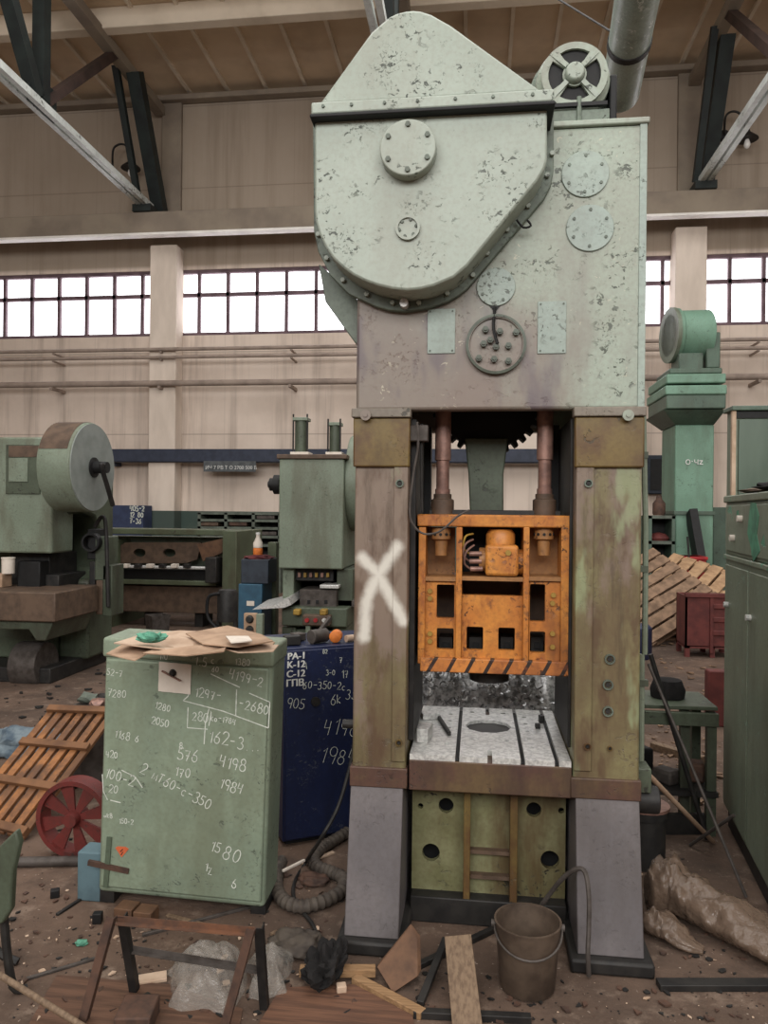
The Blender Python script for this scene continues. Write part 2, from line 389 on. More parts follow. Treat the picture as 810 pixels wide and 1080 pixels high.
def oily(name):
    t, c, h, r = paint(name, (124, 117, 84), (106, 97, 70), (92, 82, 66), 0.4, 24, (94, 76, 58), 0.8, 0.45, mscale=3.5, build_only=True)
    sep = t.n('ShaderNodeSeparateXYZ'); t.set(sep.inputs[0], t.tc); X, Z = sep.outputs[0], sep.outputs[2]
    v = t.math('ADD', t.math('SUBTRACT', Z, t.math('MULTIPLY', X, 0.9)), t.math('MULTIPLY', t.math('SUBTRACT', t.noise(4.5, 5, 0.65, (1.6, 1, 0.6)), 0.5), 2.4))
    k = t.ramp(v, 1.05, 1.45)
    c = t.mix(t.math('MULTIPLY', k, 0.85), c, lin((124, 108, 98)))
    m = t.ramp(t.noise(6, 4, 0.6, (1.6, 1, 0.6)), 0.50, 0.66)
    c = t.mix(t.math('MULTIPLY', m, 0.75), c, lin((84, 64, 50)))
    m = t.ramp(t.noise(2.6, 6, 0.75, (4, 1, 0.5)), 0.5, 0.66)
    c = t.mix(t.math('MULTIPLY', m, 0.55), c, lin((72, 60, 48)))
    g = t.math('MULTIPLY', t.ramp(t.noise(3.7, 4, 0.6, (1.8, 1, 0.6)), 0.56, 0.66), 0.7)
    c = t.mix(g, c, lin((140, 150, 116)))
    return t, c, h
def mat_column():
    t, c, h = oily('oily_column_paint')
    return t.fin(c, 0.42, 0, h, 0.45, 0.006)
m_col = mat_column()
def mat_colcross(org):
    """same column paint with a white sprayed cross"""
    t, c, h = oily('oily_column_paint_with_cross')
    sep = t.n('ShaderNodeSeparateXYZ'); t.set(sep.inputs[0], t.tc); X, Z = sep.outputs[0], sep.outputs[2]
    YF = 2.85
    def seg(p, q):
        a = at(*p, YF)-org; b = at(*q, YF)-org; dx, dz = b.x-a.x, b.z-a.z; L2 = dx*dx+dz*dz
        ax = t.math('SUBTRACT', X, a.x); az = t.math('SUBTRACT', Z, a.z)
        u = t.math('DIVIDE', t.math('ADD', t.math('MULTIPLY', ax, dx), t.math('MULTIPLY', az, dz)), L2, clamp=True)
        ex = t.math('SUBTRACT', ax, t.math('MULTIPLY', u, dx)); ez = t.math('SUBTRACT', az, t.math('MULTIPLY', u, dz))
        return t.math('SQRT', t.math('ADD', t.math('MULTIPLY', ex, ex), t.math('MULTIPLY', ez, ez)))
    d = None
    for p, q in (((382, 588), (399, 606)), ((399, 606), (426, 655)), ((419, 577), (398, 608)), ((398, 608), (387, 632)), ((387, 632), (384, 672))):
        k = seg(p, q); d = k if d is None else t.math('MINIMUM', d, k)
    d = t.math('ADD', d, t.math('MULTIPLY', t.math('SUBTRACT', t.noise(26, 3), 0.5), 0.022))
    nd = t.n('ShaderNodeMapRange', interpolation_type='SMOOTHSTEP'); t.set(nd.inputs[0], d); nd.inputs[1].default_value = 0.004; nd.inputs[2].default_value = 0.036; nd.inputs[3].default_value = 0.72; nd.inputs[4].default_value = 0.0
    c = t.mix(nd.outputs[0], c, lin((226, 224, 214)))
    return t.fin(c, 0.45, 0, h, 0.45, 0.006)
def mat_hazard():
    t, c, h, r = paint('hazard_striped_orange', (196, 126, 62), (176, 106, 52), (84, 54, 38), 0.6, 34, (112, 68, 42), 0.75, 0.45, mscale=5, build_only=True)
    sep = t.n('ShaderNodeSeparateXYZ'); t.set(sep.inputs[0], t.tc)
    v = t.math('ADD', t.math('SUBTRACT', sep.outputs[0], t.math('MULTIPLY', sep.outputs[2], 0.55)), t.math('MULTIPLY', t.noise(3), 0.02))
    k = t.math('LESS_THAN', t.math('FRACT', t.math('DIVIDE', v, 0.072)), 0.22)
    c = t.mix(k, c, lin((44, 34, 30)))
    c = t.mix(t.math('MULTIPLY', t.ramp(t.noise(12, 5, 0.7), 0.52, 0.66), 0.6), c, lin((110, 62, 42)))
    return t.fin(c, 0.45, 0, h, 0.4, 0.006)
m_haz = mat_hazard()

# stroke digits for chalk writing
def el(cx, cy, rx, ry, a0=0, a1=360, n=10): return [(cx+rx*math.cos(R_(a0+(a1-a0)*k/n)), cy+ry*math.sin(R_(a0+(a1-a0)*k/n))) for k in range(n+1)]
GL = {'0': [el(.3, .5, .26, .48)], '1': [[(.12, .75), (.35, 1), (.3, 0)]], '2': [el(.3, .74, .24, .25, 170, -30, 8)+[(.05, 0), (.58, .04)]],
      '3': [el(.27, .76, .22, .24, 150, -80, 7)+el(.27, .26, .27, .26, 80, -150, 8)], '4': [[(.1, 1), (.05, .45), (.5, .5)], [(.48, .95), (.42, 0)]],
      '5': [[(.55, 1), (.15, .98), (.12, .58)]+el(.26, .3, .28, .3, 100, -150, 8)], '6': [[(.48, 1), (.18, .6)]+el(.28, .28, .24, .28, 160, -200, 10)],
      '7': [[(.05, .95), (.55, .98), (.25, 0)], [(.15, .5), (.5, .52)]], '8': [el(.3, .75, .2, .23), el(.3, .26, .26, .27)], '9': [el(.3, .7, .24, .27), [(.54, .72), (.42, 0)]],
      '-': [[(.08, .5), (.5, .52)]], '.': [[(.2, .02), (.26, .05)]], 'c': [el(.32, .3, .24, .3, 50, 310, 8)], 'k': [[(.1, 1), (.1, 0)], [(.5, .7), (.1, .35), (.52, 0)]],
      'o': [el(.3, .28, .22, .28)], 'N': [[(.05, 0), (.08, 1), (.5, 0), (.52, 1)]], 'z': [[(.05, .95), (.55, .98), (.08, .04), (.6, .02)]], 'm': [[(.05, 0), (.1, .6), (.3, .05), (.5, .6), (.58, 0)]],
      'w': [[(0, .6), (.05, .1), (.2, .15), (.25, .6), (.3, .1), (.5, .15), (.52, .6)]], 't': [[(.05, .9), (.55, .95)], [(.3, .92), (.25, 0)]], '/': [[(.1, 0), (.5, 1)]], ' ': []}
def chalk(mb, txt, o, xd, yd, nrm, h, ang=0, wd=0.0035):
    """handwritten strokes; o = lower-left, xd/yd = face axes"""
    xd = Vector(xd); yd = Vector(yd); ca, sa = math.cos(R_(ang)), math.sin(R_(ang)); X = 0
    for ch in txt:
        k = random.uniform(.88, 1.12); dy = random.uniform(-.08, .08)
        for st in GL.get(ch, []):
            pts = []
            for a, b in st:
                a = X+a*k*h*0.92; b = (b*k+dy)*h
                pts.append(Vector(o)+xd*(a*ca-b*sa)+yd*(a*sa+b*ca))
            mb.ribbon(pts, wd, nrm)
        X += h*(0.66 if ch not in '.1' else 0.45)

# ============================================================ THE HALL
ZC = 10.75
fl = MB().box(-18, 14, -9, 17, -0.2, 0).build('floor', m_floor); struct(fl)
WZ0, WZ1 = 5.43, 6.87
PIL = [-6.75, -1.3, 4.15]
wm = MB()
wm.box(-18, 14, 16, 16.35, 0, WZ0); wm.box(-18, 14, 16, 16.35, WZ1, ZC)
WIN = [(-12.5, -7.12), (-6.5, -1.6), (-1.0, 3.86), (4.44, 9.4)]
edges = [-18]+[k for a in WIN for k in a]+[14]
for a, b in zip(edges[::2], edges[1::2]): wm.box(a, b, 16, 16.35, WZ0, WZ1)
struct(wm.build('wall_back', m_wall))
for i, (a, b) in enumerate(WIN):
    root = bpy.data.objects.new('window_%d' % (i+1), None); COL.objects.link(root); root.location = ((a+b)/2, 16.1, WZ0); W[root] = root.location.copy(); struct(root)
    root.empty_display_size = 0.1
    fm = MB()
    fm.box(a, b, 16.03, 16.13, WZ0, WZ0+0.07); fm.box(a, b, 16.03, 16.13, WZ1-0.07, WZ1)
    fm.box(a, b, 16.04, 16.12, 6.29, 6.37)
    x = -10.70+0.655*math.ceil((a+10.70)/0.655)
    while x < b:
        fm.box(x-.035, x+.035, 16.04, 16.12, WZ0, WZ1); x += 0.655
    fm.build('window_frame', m_sash, root)
    MB().box(a, b, 16.16, 16.18, WZ0, WZ1).build('glass', m_pane, root)
for i, x in enumerate(PIL):
    struct(MB().box(x-.3, x+.3, 15.6, 16.0, 0, 7.3).build('trim_%d' % (i+1), m_pil, bevel=.02)); struct(MB().box(x-.2, x+.25, 15.9, 16.0, 7.8, ZC-.1).build('trim_%d' % (i+11), m_crane, bevel=.02))
# girder the travelling crane ran on
g = MB().box(-18, 14, 15.05, 15.22, 7.34, 7.80).box(-18, 14, 15.22, 15.6, 7.5, 7.80).build('trim_4', m_crane, bevel=.02); struct(g)
g = MB().box(-18, 14, 15.0, 15.2, 7.30, 7.345).build('trim_5', m_craneflange); struct(g)
struct(MB().box(-18, 14, 15.75, 15.98, 10.50, 10.62).build('trim_6', m_crane, bevel=.02))
# roof
rm = MB().box(-18, 14, 11.2, 16.4, ZC, ZC+.3)
ce = rm.build('ceiling', m_ceil); struct(ce)
rb = MB()
x = -17.5
while x < 14:
    rb.bar((x, 11.2, ZC-.03), (x, 16, ZC-.03), .07, .07); x += 0.86
struct(rb.build('trim_7', m_rib))
for i, y in enumerate((13.2, 11.3)):
    struct(MB().box(-18, 14, y-.12, y+.12, ZC-.38, ZC).build('trim_%d' % (8+i), m_rib, bevel=.02))
# side and rear enclosure of the hall
struct(MB().box(-18, 14, -9.3, -9, 0, 4.6).box(-18, 14, -9.3, -9, 8.8, ZC).build('wall_front', m_conc))
struct(MB().box(-18.3, -18, -9, 16.3, 0, 4.6).box(-18.3, -18, -9, 16.3, 8.0, ZC).build('wall_left', m_conc))
struct(MB().box(14, 14.3, -9, 16.3, 0, 4.6).box(14, 14.3, -9, 16.3, 8.0, ZC).build('wall_right', m_conc))
struct(MB().box(-18, 14, -9, -2.5, ZC, ZC+.3).box(-18, -6.6, -2.5, 11.2, ZC, ZC+.3).box(7.6, 14, -2.5, 11.2, ZC, ZC+.3).build('ceiling_deck', m_ceil))

# roof trusses: chords along the hall's depth, posts, struts
def truss(xo, label):
    t = thing('roof_truss', label, 'roof truss', (xo, 15.9, 7.8), 'roof trusses')
    zb, zt = 8.0, 10.33
    m = MB(); 
    for dx in (-.07, .07): m.box(xo+dx-.045, xo+dx+.045, 8.6, 15.35, zb-.06, zb+.06)
    m.build('bottom_chord', m_chord, t)
    MB().box(xo-.11, xo+.11, 9.6, 15.9, zt-.1, zt+.1).build('top_chord', m_crane, t, bevel=.01)
    def st(n, y0, z0, y1, z1, wd=.16, mt=m_truss, dx=0):
        MB().bar((xo+dx, y0, z0), (xo+dx, y1, z1), wd, wd, (1, 0, 0)).build(n, mt, t)
    st('end_post', 15.7, 7.85, 14.35, 10.3, .26, dx=.14)
    st('end_post', 15.2, 8.0, 14.1, 10.3, .12, dx=-.14)
    st('diagonal', 11.4, 8.1, 13.75, 10.3, .15, m_trussbr)
    st('vertical', 11.35, 8.1, 11.35, 10.3, .2)
    st('diagonal', 11.2, 8.1, 9.75, 10.3, .2)
    MB().box(xo-.03, xo+.03, 11.0, 11.75, 7.95, 8.45).build('gusset_plate', m_truss, t)
    MB().box(xo-.2, xo+.2, 15.0, 15.85, 7.8, 7.95).build('bearing_shoe', m_truss, t)
    return t
truss(-6.98, 'sooty roof truss at the far left with a chipped white bottom chord')
truss(-1.35, 'sooty roof truss mostly hidden above and behind the tall grey-green press')
truss(4.25, 'sooty roof truss at the upper right with a white bottom chord')

# wall services
pm = thing('wall_pipe', 'thick painted pipe running level along the back wall below the windows', 'pipe', (0, 15.5, 4.3), 'pipes along the back wall')
MB().cyl((-14, 15.5, 4.30), (12, 15.5, 4.30), .065, n=12).build('pipe_run', m_pipe, pm)
for x in (-9.2, -6.75, -3.9, 2.9, 4.15, 5.4):
    MB().box(x-.03, x+.03, 15.42, 15.99, 4.18, 4.24).build('bracket', m_pipe, pm)
for z, y, r, lb in ((5.03, 15.52, .04, 'thin upper conduit strung along the back wall just below the windows'), (4.86, 15.52, .035, 'thin lower conduit strung along the back wall between upper conduit and thick pipe')):
    t = thing('wall_conduit', lb, 'conduit', (0, y, z), 'pipes along the back wall')
    MB().cyl((-14, y, z), (12, y, z), r, n=10).build('conduit_run', m_pipe, t)
    for x in (-9.2, -6.75, -3.9, 2.9, 4.15, 5.4): MB().box(x-.02, x+.02, y-.02, 15.99, z-r-.03, z-r).build('bracket', m_pipe, t)
a = at(118, 481, 15.6); b = at(640, 484, 15.6)
t = thing('blue_rail', 'long dark blue box rail fixed across the back wall at head height', 'rail', (0, 15.6, 2.7))
m = MB().box(a.x, b.x, 15.5, 15.8, 2.62, 2.90); m.build('rail_beam', m_railblue, t, bevel=.02)
for x in (-7.9, -5.2, -2.6, .2): MB().box(x-.06, x+.06, 15.75, 15.99, 2.55, 2.66).build('bracket', m_railblue, t)
a, b, z0, z1 = rect(215, 270, 489, 496.5, 15.48)
t = thing('lettered_sign', 'narrow grey sign plate with white letters hung under the blue rail', 'sign', (a, 15.45, z0))
MB().box(a, b, 15.46, 15.49, z0-.02, 2.64).build('sign_plate', plain('sign_grey', (92, 96, 98), rough=.7), t)
MB().text('ИЧ 7 РВ Т О 2700 500 Б', (a+.04, 15.455, z0+.03), (1, 0, 0), (0, 0, 1), .105).build('lettering', m_white, t, fixn=False)

# gooseneck wall lamps
def gooseneck(bx, by, tips, shade, label):
    p0 = at(bx, by, 15.9)
    t = thing('gooseneck_lamp', label, 'lamp', p0, 'gooseneck wall lamps')
    MB().cyl(p0+Vector((0, .1, 0)), p0, .1, n=14).build('wall_mount', m_dark, t)
    MB().tube([p0]+[at(x, y, 15.6) for x, y in tips], .022, 8, 5).build('gooseneck_arm', m_dark, t)
    s = at(*shade, 15.6)
    MB().lathe(s+Vector((0, 0, .14)), s-Vector((0, 0, .08)), [(.04, 0), (.06, .35), (.2, .9), (.21, 1)], 18).build('lamp_shade', m_dark, t)
    MB().lathe(s-Vector((0, 0, .06)), s-Vector((0, 0, .26)), [(.03, 0), (.055, .4), (.065, .65), (.04, .9), (.01, 1)], 14).build('bulb', m_bulb, t)
gooseneck(119, 183, [(119, 160), (124, 153), (132, 153), (137, 162), (138, 168)], (138, 174), 'gooseneck wall lamp with bare bulb beside the left truss')
gooseneck(764, 142, [(765, 124), (771, 118), (779, 119), (786, 128), (788, 136)], (788, 143), 'gooseneck wall lamp with bare bulb beside the right truss')

# ventilation duct overhead
t = thing('ventilation_pipe', 'fat chipped green-grey pipe hanging from the roof behind the press motor', 'pipe', (1.2, 7, 5.3))
p0, p1 = at(654, 100, 7.0), at(676, -25, 5.6)
p2 = p1+(p1-p0)*2.0
MB().lathe(p0, p2, [(.165, 0), (.165, 1)], 28).build('pipe_run', m_pipegreen, t)
MB().lathe(p0-(p1-p0)*.12, p0, [(.03, 0), (.09, .2), (.165, 1)], 28).build('rusted_cone', m_rust, t)
q = p0+(p1-p0)*.5
d = (p1-p0).normalized()
MB().cyl(q-d*.03, q+d*.03, .175, n=28).build('hanger_strap', m_dark, t)
MB().cyl(q+Vector((0, 0, .15)), Vector((q.x+.8, 11.4, 10.8)), .015, n=8).build('hanger_wire', m_dark, t)
MB().cyl(q+Vector((-.15, 0, .1)), Vector((q.x-2.4, 11.4, 10.8)), .008, n=8).build('hanger_wire', m_dark, t)

# ============================================================ THE BIG PRESS
YF = 2.85
org = Vector((0.07, 3.2, 0))
P = thing('stamping_press', 'tall chipped grey-green frame press with orange ram in the middle of the hall', 'press', org)
XL0, XL1 = -0.462, -0.257
XR0, XR1 = 0.358, 0.594
m_cross = mat_colcross(org)
ZB = 0.56
# columns
lc = MB().box(XL0, XL1, YF, 3.5, ZB, 1.965).build('column', m_cross, P, bevel=.008)
rc = MB().box(XR0, XR1, YF, 3.5, ZB, 1.965).build('column', m_col, P, bevel=.008)
lc['label'] = 'brown-green column with a white sprayed cross'
def bolt(par, mat, x, z, y, r, h=.01, name='bolt'): return MB().cyl((x, y+.002, z), (x, y-h, z), r, n=6).build(name, mat, par)
MB().box(XL1-.055, XL1-.002, YF-.010, YF+.01, ZB+.1, 1.80).build('guide_strip', m_cross, lc, bevel=.003)
MB().box(XR0+.002, XR0+.065, YF-.010, YF+.01, ZB+.1, 1.80).build('guide_strip', m_col, rc, bevel=.003)
for col, xa, xb in ((lc, XL0, XL1), (rc, XR0, XR1)):
    o = MB().box(xa-.006, xb+.004, YF-.018, YF+.02, 1.77, 1.955).build('ochre_block', m_ochre, col, bevel=.006)
    o = MB().box(xa-.012, xb+.008, YF-.03, YF+.03, 1.955, 1.99)  .build('cap_plate', m_cap, col, bevel=.004)
    o = MB().box(xa-.008, xb+.006, YF-.012, YF+.05, ZB, ZB+.075).build('rusty_foot_band', m_bedface, col, bevel=.004)
for px, py, r in ((386, 436, .02), (662, 436, .02)):
    p = at(px, py, YF-.03); m = MB(); m.cyl((p.x, YF-.028, p.z-.008), (p.x, YF-.045, p.z-.008), r, n=20); m.cyl((p.x, YF-.04, p.z-.008), (p.x, YF-.05, p.z-.008), .008, n=10)
    m.build('lug', m_crown, lc if px < 500 else rc)
for px, py, r in ((643, 695, .019), (641, 722, .019), (641, 750, .019), (620, 510, .015), (422, 510, .015), (619, 786, .013), (421, 782, .013), (643, 789, .009)):
    p = at(px, py, YF); m = MB()
    y = YF-.012 if px in (422, 620, 619, 421) else YF
    m.lathe((p.x, y+.003, p.z), (p.x, y-.010, p.z), [(r, 0), (r, 1), (r*.72, 1), (r*.68, .2)], 20)
    o = m.build('bolt_ring', m_lip if r > .014 else m_ochre, lc if px < 500 else rc)
    MB().cyl((p.x, y, p.z), (p.x, y-.006, p.z), r*.5, n=6).build('bolt_head', m_dark, lc if px < 500 else rc)
# feet guards
for xa, xb in ((XL0-.004, XL1-.01), (XR0+.01, XR1)):
    MB().hexa([(xa-.002, 2.735, .05), (xb, 2.735, .05), (xb, 3.4, .05), (xa-.002, 3.4, .05), (xa, YF-.008, ZB), (xb, YF-.008, ZB), (xb, 3.4, ZB), (xa, 3.4, ZB)]).build('foot_guard', m_guard, P, bevel=.004)
MB().box(XL0-.03, XL1+.02, 2.70, 3.6, 0, .05).build('base_foot', m_dark, P, bevel=.01)
MB().box(XR0-.02, XR1+.03, 2.70, 3.6, 0, .05).build('base_foot', m_dark, P, bevel=.01)
# crown shell
CZ0, CZ1 = 1.985, 3.02
MB().box(XL0, XR1+.006, YF, YF+.06, CZ0, CZ1).box(XL0, XL0+.05, YF+.06, 3.7, CZ0, CZ1).box(XR1-.044, XR1+.006, YF+.06, 3.7, CZ0, CZ1).box(XL0+.05, XR1-.044, 3.64, 3.7, CZ0, CZ1).box(XL0+.05, XR1-.044, YF+.06, 3.64, CZ1-.06, CZ1).build('crown', m_crown, P, bevel=.012)
MB().box(XL0, XR1+.014, YF-.012, 3.71, CZ1, CZ1+.022).build('crown_lid', m_crown, P, bevel=.005)
MB().box(XR1-.02, XR1+.006, YF-.004, YF+.01, CZ0, CZ1).build('corner_strip', m_plate, P, bevel=.002)
cm = []
for px, py, r, nb in ((617, 184, 24, 6), (622, 241, 24, 6), (523, 303, 20, 4)):
    p = at(px, py, YF); rr = r*YF/F; m = MB().cyl((p.x, YF+.002, p.z), (p.x, YF-.008, p.z), rr, n=36)
    o = m.build('inspection_cover', m_plate, P, bevel=.002)
    for k in range(nb): a = 2*PI*k/nb+.5; bolt(o, m_lip, p.x+rr*.78*math.cos(a), p.z+rr*.78*math.sin(a), YF-.008, .006, .004)
for x0, x1 in ((451, 480), (567, 597)):
    a, b, z0, z1 = rect(x0, x1, 318 if x0 > 500 else 326, 373, YF)
    o = MB().box(a, b, YF-.005, YF+.003, z0, z1).build('name_plate', m_plate, P, bevel=.001)
    for xx in (a+.01, b-.01):
        for zz in (z0+.01, z1-.01): bolt(o, m_lip, xx, zz, YF-.005, .004, .002, 'rivet')
p = at(523, 364, YF); rr = 30.5*YF/F
o = MB().lathe((p.x, YF+.003, p.z), (p.x, YF-.02, p.z), [(rr, 0), (rr, 1), (rr*.9, 1), (rr*.88, .55)], 40).build('adjuster_disc', m_crown, P)
MB().lathe((p.x, YF, p.z), (p.x, YF-.024, p.z), [(rr*1.02, 0), (rr*1.02, .9), (rr*.93, 1), (rr*.93, 0)], 40).build('dark_rim', m_lip, o)
for dx, dy in ((-11, -15), (4, -13), (21, -12), (-13, 0), (13, 2), (-18, 15), (0, 3), (-2, 16), (13, 18), (-6, -4)):
    q = at(523+dx, 364+dy, YF); MB().cyl((q.x, YF-.01, q.z), (q.x, YF-.03, q.z), .0125, n=6).cyl((q.x, YF-.03, q.z), (q.x, YF-.036, q.z), .006, n=10).build('stud_nut', m_lip, o)
a = at(522, 325, YF); MB().poly([(a.x-.022, YF-.006, a.z+.012), (a.x+.022, YF-.006, a.z+.012), (a.x, YF-.006, a.z-.016)], (0, .007, 0)).build('pointer', m_black, P)
MB().tube([(a.x, YF-.008, a.z), (a.x-.005, YF-.03, a.z-.08), (a.x+.01, YF-.035, a.z-.14)], .006, 6, 4).build('pointer_wire', m_black, P)
# left rear bracket plate of the crown
MB().poly([at(*q, 2.92) for q in ((336, 278), (352, 292), (379, 318), (380, 364), (374, 361), (343, 318))], (0, .3, 0)).build('side_bracket', m_lip, P, bevel=.004)
# gear housing
YH = 2.68
hp = [(332, 126), (577, 114), (577, 168), (574, 178), (567, 190), (552, 208), (493, 280), (479, 292), (458, 301), (444, 304.5), (430, 306), (414, 304.5), (399, 301), (385, 296), (372, 289.5), (361, 281.5), (351, 272), (343, 260), (337, 247), (333, 233), (332, 222)]
H_ = MB().poly([at(*q, YH) for q in hp], (0, YF-YH, 0)).build('gear_housing', m_housing, P, bevel=.008)
fp = [(330, 128), (584, 119), (584, 180), (581, 195), (574, 209), (493, 304), (483, 312), (472, 318), (451, 325), (427, 328.5), (410, 327), (396, 323), (368, 310), (348, 290), (335.5, 265), (331, 243)]
o = MB().poly([at(*q, YF-.03) for q in fp], (0, .031, 0)).build('housing_flange', m_lip, P, bevel=.003)
for k in ((585, 165), (580, 188), (560, 220), (538, 245), (517, 270), (497, 293), (470, 312), (440, 322), (412, 322), (385, 313), (360, 298), (343, 275), (334, 250)):
    q = at(k[0]-3 if k[0] > 500 else k[0]+2, k[1]-2, YF-.03); bolt(o, m_housing, q.x, q.z, YF-.03, .009, .016)
# lid of the housing
tri = [(336, 110), (386, 41), (392, 33), (400, 26), (410, 17.5), (418, 13.5), (428, 11), (436, 10.2), (444, 11), (455, 14.5), (475.5, 26), (572, 96)]
MB().poly([at(*q, YH+.005) for q in tri], (0, YF+.15-YH, 0)).build('housing_lid', m_housing, P, bevel=.01)
za = at(456, 98, 2.63).z; zb = at(456, 114, 2.63).z
xa = at(327, 118, 2.63).x; xb = at(585, 104, 2.63).x
o = MB().box(xa, xb, 2.645, YF+.15, zb+.010, za).build('lid_rim', m_housing, P, bevel=.006)
MB().box(xa-.004, xb+.004, 2.640, YF+.15, zb-.004, zb+.010).build('rim_shade_band', m_black, o, bevel=.004)  # black band stands in for the shaded underside of the overhanging rim
for k in (340, 370, 405, 440, 480, 520, 562): bolt(o, m_lip, at(k, 112, 2.63).x, zb+.035, 2.645, .006, .006)
p = at(430, 155, YH-.05); rr = 30*(YH-.05)/F
o = MB().cyl((p.x, YH+.002, p.z), (p.x, YH-.05, p.z), rr, n=44).build('round_cover', m_housing, P, bevel=.004)
for k in range(6): a = 2*PI*k/6+PI/2; bolt(o, m_lip, p.x+rr*.8*math.cos(a), p.z+rr*.8*math.sin(a), YH-.05, .0095, .008)
p = at(430, 240, YH-.01); rr = 13*YH/F
o = MB().lathe((p.x, YH+.002, p.z), (p.x, YH-.014, p.z), [(rr, 0), (rr, 1), (rr*.8, 1), (rr*.78, .5)], 30).build('oil_cap', m_housing, P)
for k in range(6): a = 2*PI*k/6+.2; bolt(o, m_lip, p.x+rr*.7*math.cos(a), p.z+rr*.7*math.sin(a), YH-.006, .006, .006)
o = MB().tube([at(x, y, YF-.05) for x, y in ((545, 232), (552, 240), (560, 238), (556, 232))], .004, 6, 3).build('wire_stub', m_black, P)
q = at(427, 322, YF-.03); MB().cyl((q.x, YF-.03, q.z), (q.x, YF-.07, q.z), .016, n=12).build('drain_plug', m_steel, P)
# motor on the crown
mc = at(605, 83, 2.93)
mo = MB().lathe((mc.x, 2.93, mc.z), (mc.x, 3.42, mc.z), [(.118, 0), (.137, .04), (.14, .12), (.14, .85), (.11, 1)], 40).build('drive_motor', m_crown, P, bevel=.003)
MB().lathe((mc.x, 3.03, mc.z), (mc.x, 3.10, mc.z), [(.158, 0), (.158, 1)], 40).build('pulley_guard', m_lip, mo, bevel=.004)
holes = []
for k in range(4):
    a0 = k*PI/2-R_(34); a1 = k*PI/2+R_(34)
    holes.append([(.044*math.cos(a), .044*math.sin(a)) for a in [a0+(a1-a0)*i/5 for i in range(6)]]+[(.097*math.cos(a), .097*math.sin(a)) for a in [a1+(a0-a1)*i/5 for i in range(6)]])
MB().plate(circ(0, 0, .122, 36), holes, (0, .012, 0), lambda a, b: Vector((mc.x+a, 2.90, mc.z+b))).build('motor_grille', m_crown, mo)
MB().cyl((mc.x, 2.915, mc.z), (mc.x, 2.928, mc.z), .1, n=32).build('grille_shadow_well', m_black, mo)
MB().lathe((mc.x, 2.90, mc.z), (mc.x, 2.872, mc.z), [(.038, 0), (.036, .7), (.030, 1)], 24).build('hub_cap', m_housing, mo, bevel=.003)
for k in range(4):
    a = k*PI/2+PI/4+R_(0); MB().bar((mc.x+.04*math.cos(a), 2.895, mc.z+.04*math.sin(a)), (mc.x+.12*math.cos(a), 2.905, mc.z+.12*math.sin(a)), .018, .012, (0, 1, 0)).build('grille_spoke', m_housing, mo)
a, b, z0, z1 = rect(566, 648, 113, 122, 2.9)
MB().box(a-.01, b-.02, 2.88, 3.4, CZ1+.02, z1-.02).box(a+.03, b-.06, 2.9, 3.35, z1-.02, mc.z-.11).build('motor_base', m_lip, P, bevel=.004)
MB().box(a-.01, b-.03, 2.868, 2.885, z1-.012, z1+.002).build('base_rail', m_black, P)
MB().cyl((at(611, 110, 2.87).x, 2.875, CZ1+.02), (at(611, 110, 2.87).x, 2.875, mc.z-.1), .009, n=8).build('adjusting_bolt', m_lip, P)
MB().box(at(643, 100, 2.95).x, at(651, 100, 2.95).x, 2.95, 3.1, CZ1+.02, mc.z+.02).build('belt_guard', m_black, P, bevel=.006)

# ring gear, pitman and screws inside the opening
gc = at(515, 395, 3.28); gear = []
for k in range(36):
    a = 2*PI*k/36
    for da, r in ((-.05, .225), (-.03, .25), (.03, .25), (.05, .225)): gear.append((gc.x+r*math.cos(a+da), 3.30, 2.105+r*math.sin(a+da)))
MB().poly(gear, (0, .1, 0)).build('ring_gear', m_black, P)
pa = [at(*q, 3.22) for q in ((490, 462), (536, 462), (531, 500), (531, 552), (496, 552), (494, 500))]
MB().poly(pa, (0, .07, 0)).build('pitman', m_press2d, P, bevel=.006)
for px in (467, 574.5):
    c = at(px, 500, 3.05); x = c.x; y = 3.05
    z = lambda py: at(px, py, y).z
    o = MB().lathe((x, y, z(546)), (x, y, 2.4), [(.030, 0), (.030, .14), (.026, .14), (.026, .28), (.032, .28), (.032, 1)], 20).build('adjusting_screw', m_brownsteel, P)
    MB().lathe((x, y, z(546)), (x, y, z(521)), [(.046, 0), (.046, .75), (.036, .8), (.036, 1)], 20)  .build('locking_collar', m_brownmetal, o, bevel=.002)
# gibs: dark guide ways on the inner faces
MB().box(XL1, XL1+.022, 2.92, 3.4, .72, 1.96).build('guide_way', m_dark, P, bevel=.003)
MB().box(XR0-.012, XR0, 2.92, 3.4, .72, 1.96).build('guide_way', m_dark, P, bevel=.003)
MB().box(XR0-.06, XR0-.012, 3.32, 3.42, 1.5, 1.98).build('rear_bar', m_black, P)
MB().box(XL1+.0, XL1+.05, 3.38, 3.46, 1.5, 1.98).build('rear_bar', m_black, P)
a, b, z0, z1 = rect(431, 452, 449, 466, 2.9)
MB().box(XL1-.004, b, 2.87, 2.92, z0, z1).build('switch_box', m_irongrey, P, bevel=.004)
MB().tube([at(x, y, 2.85) for x, y in ((440, 445), (441, 470), (436, 500), (432, 540), (437, 555), (447, 563), (460, 562), (470, 556), (482, 545), (495, 538))], .0045, 6, 4).build('hose_line', m_irongrey, P)
MB().tube([at(x, y, 2.9) for x, y in ((445, 447), (444, 490), (445, 540))], .006, 6, 3).build('chain', m_dark, P)
m = MB().tube([at(678.5, 436, 3.0), at(681, 560, 3.0), at(680, 690, 3.0)], .011, 8).build('riser_pipe', m_press2, P)
MB().tube([at(677, 690, 3.0), at(676, 838, 3.0)], .011, 8).build('riser_pipe', m_press2, P)
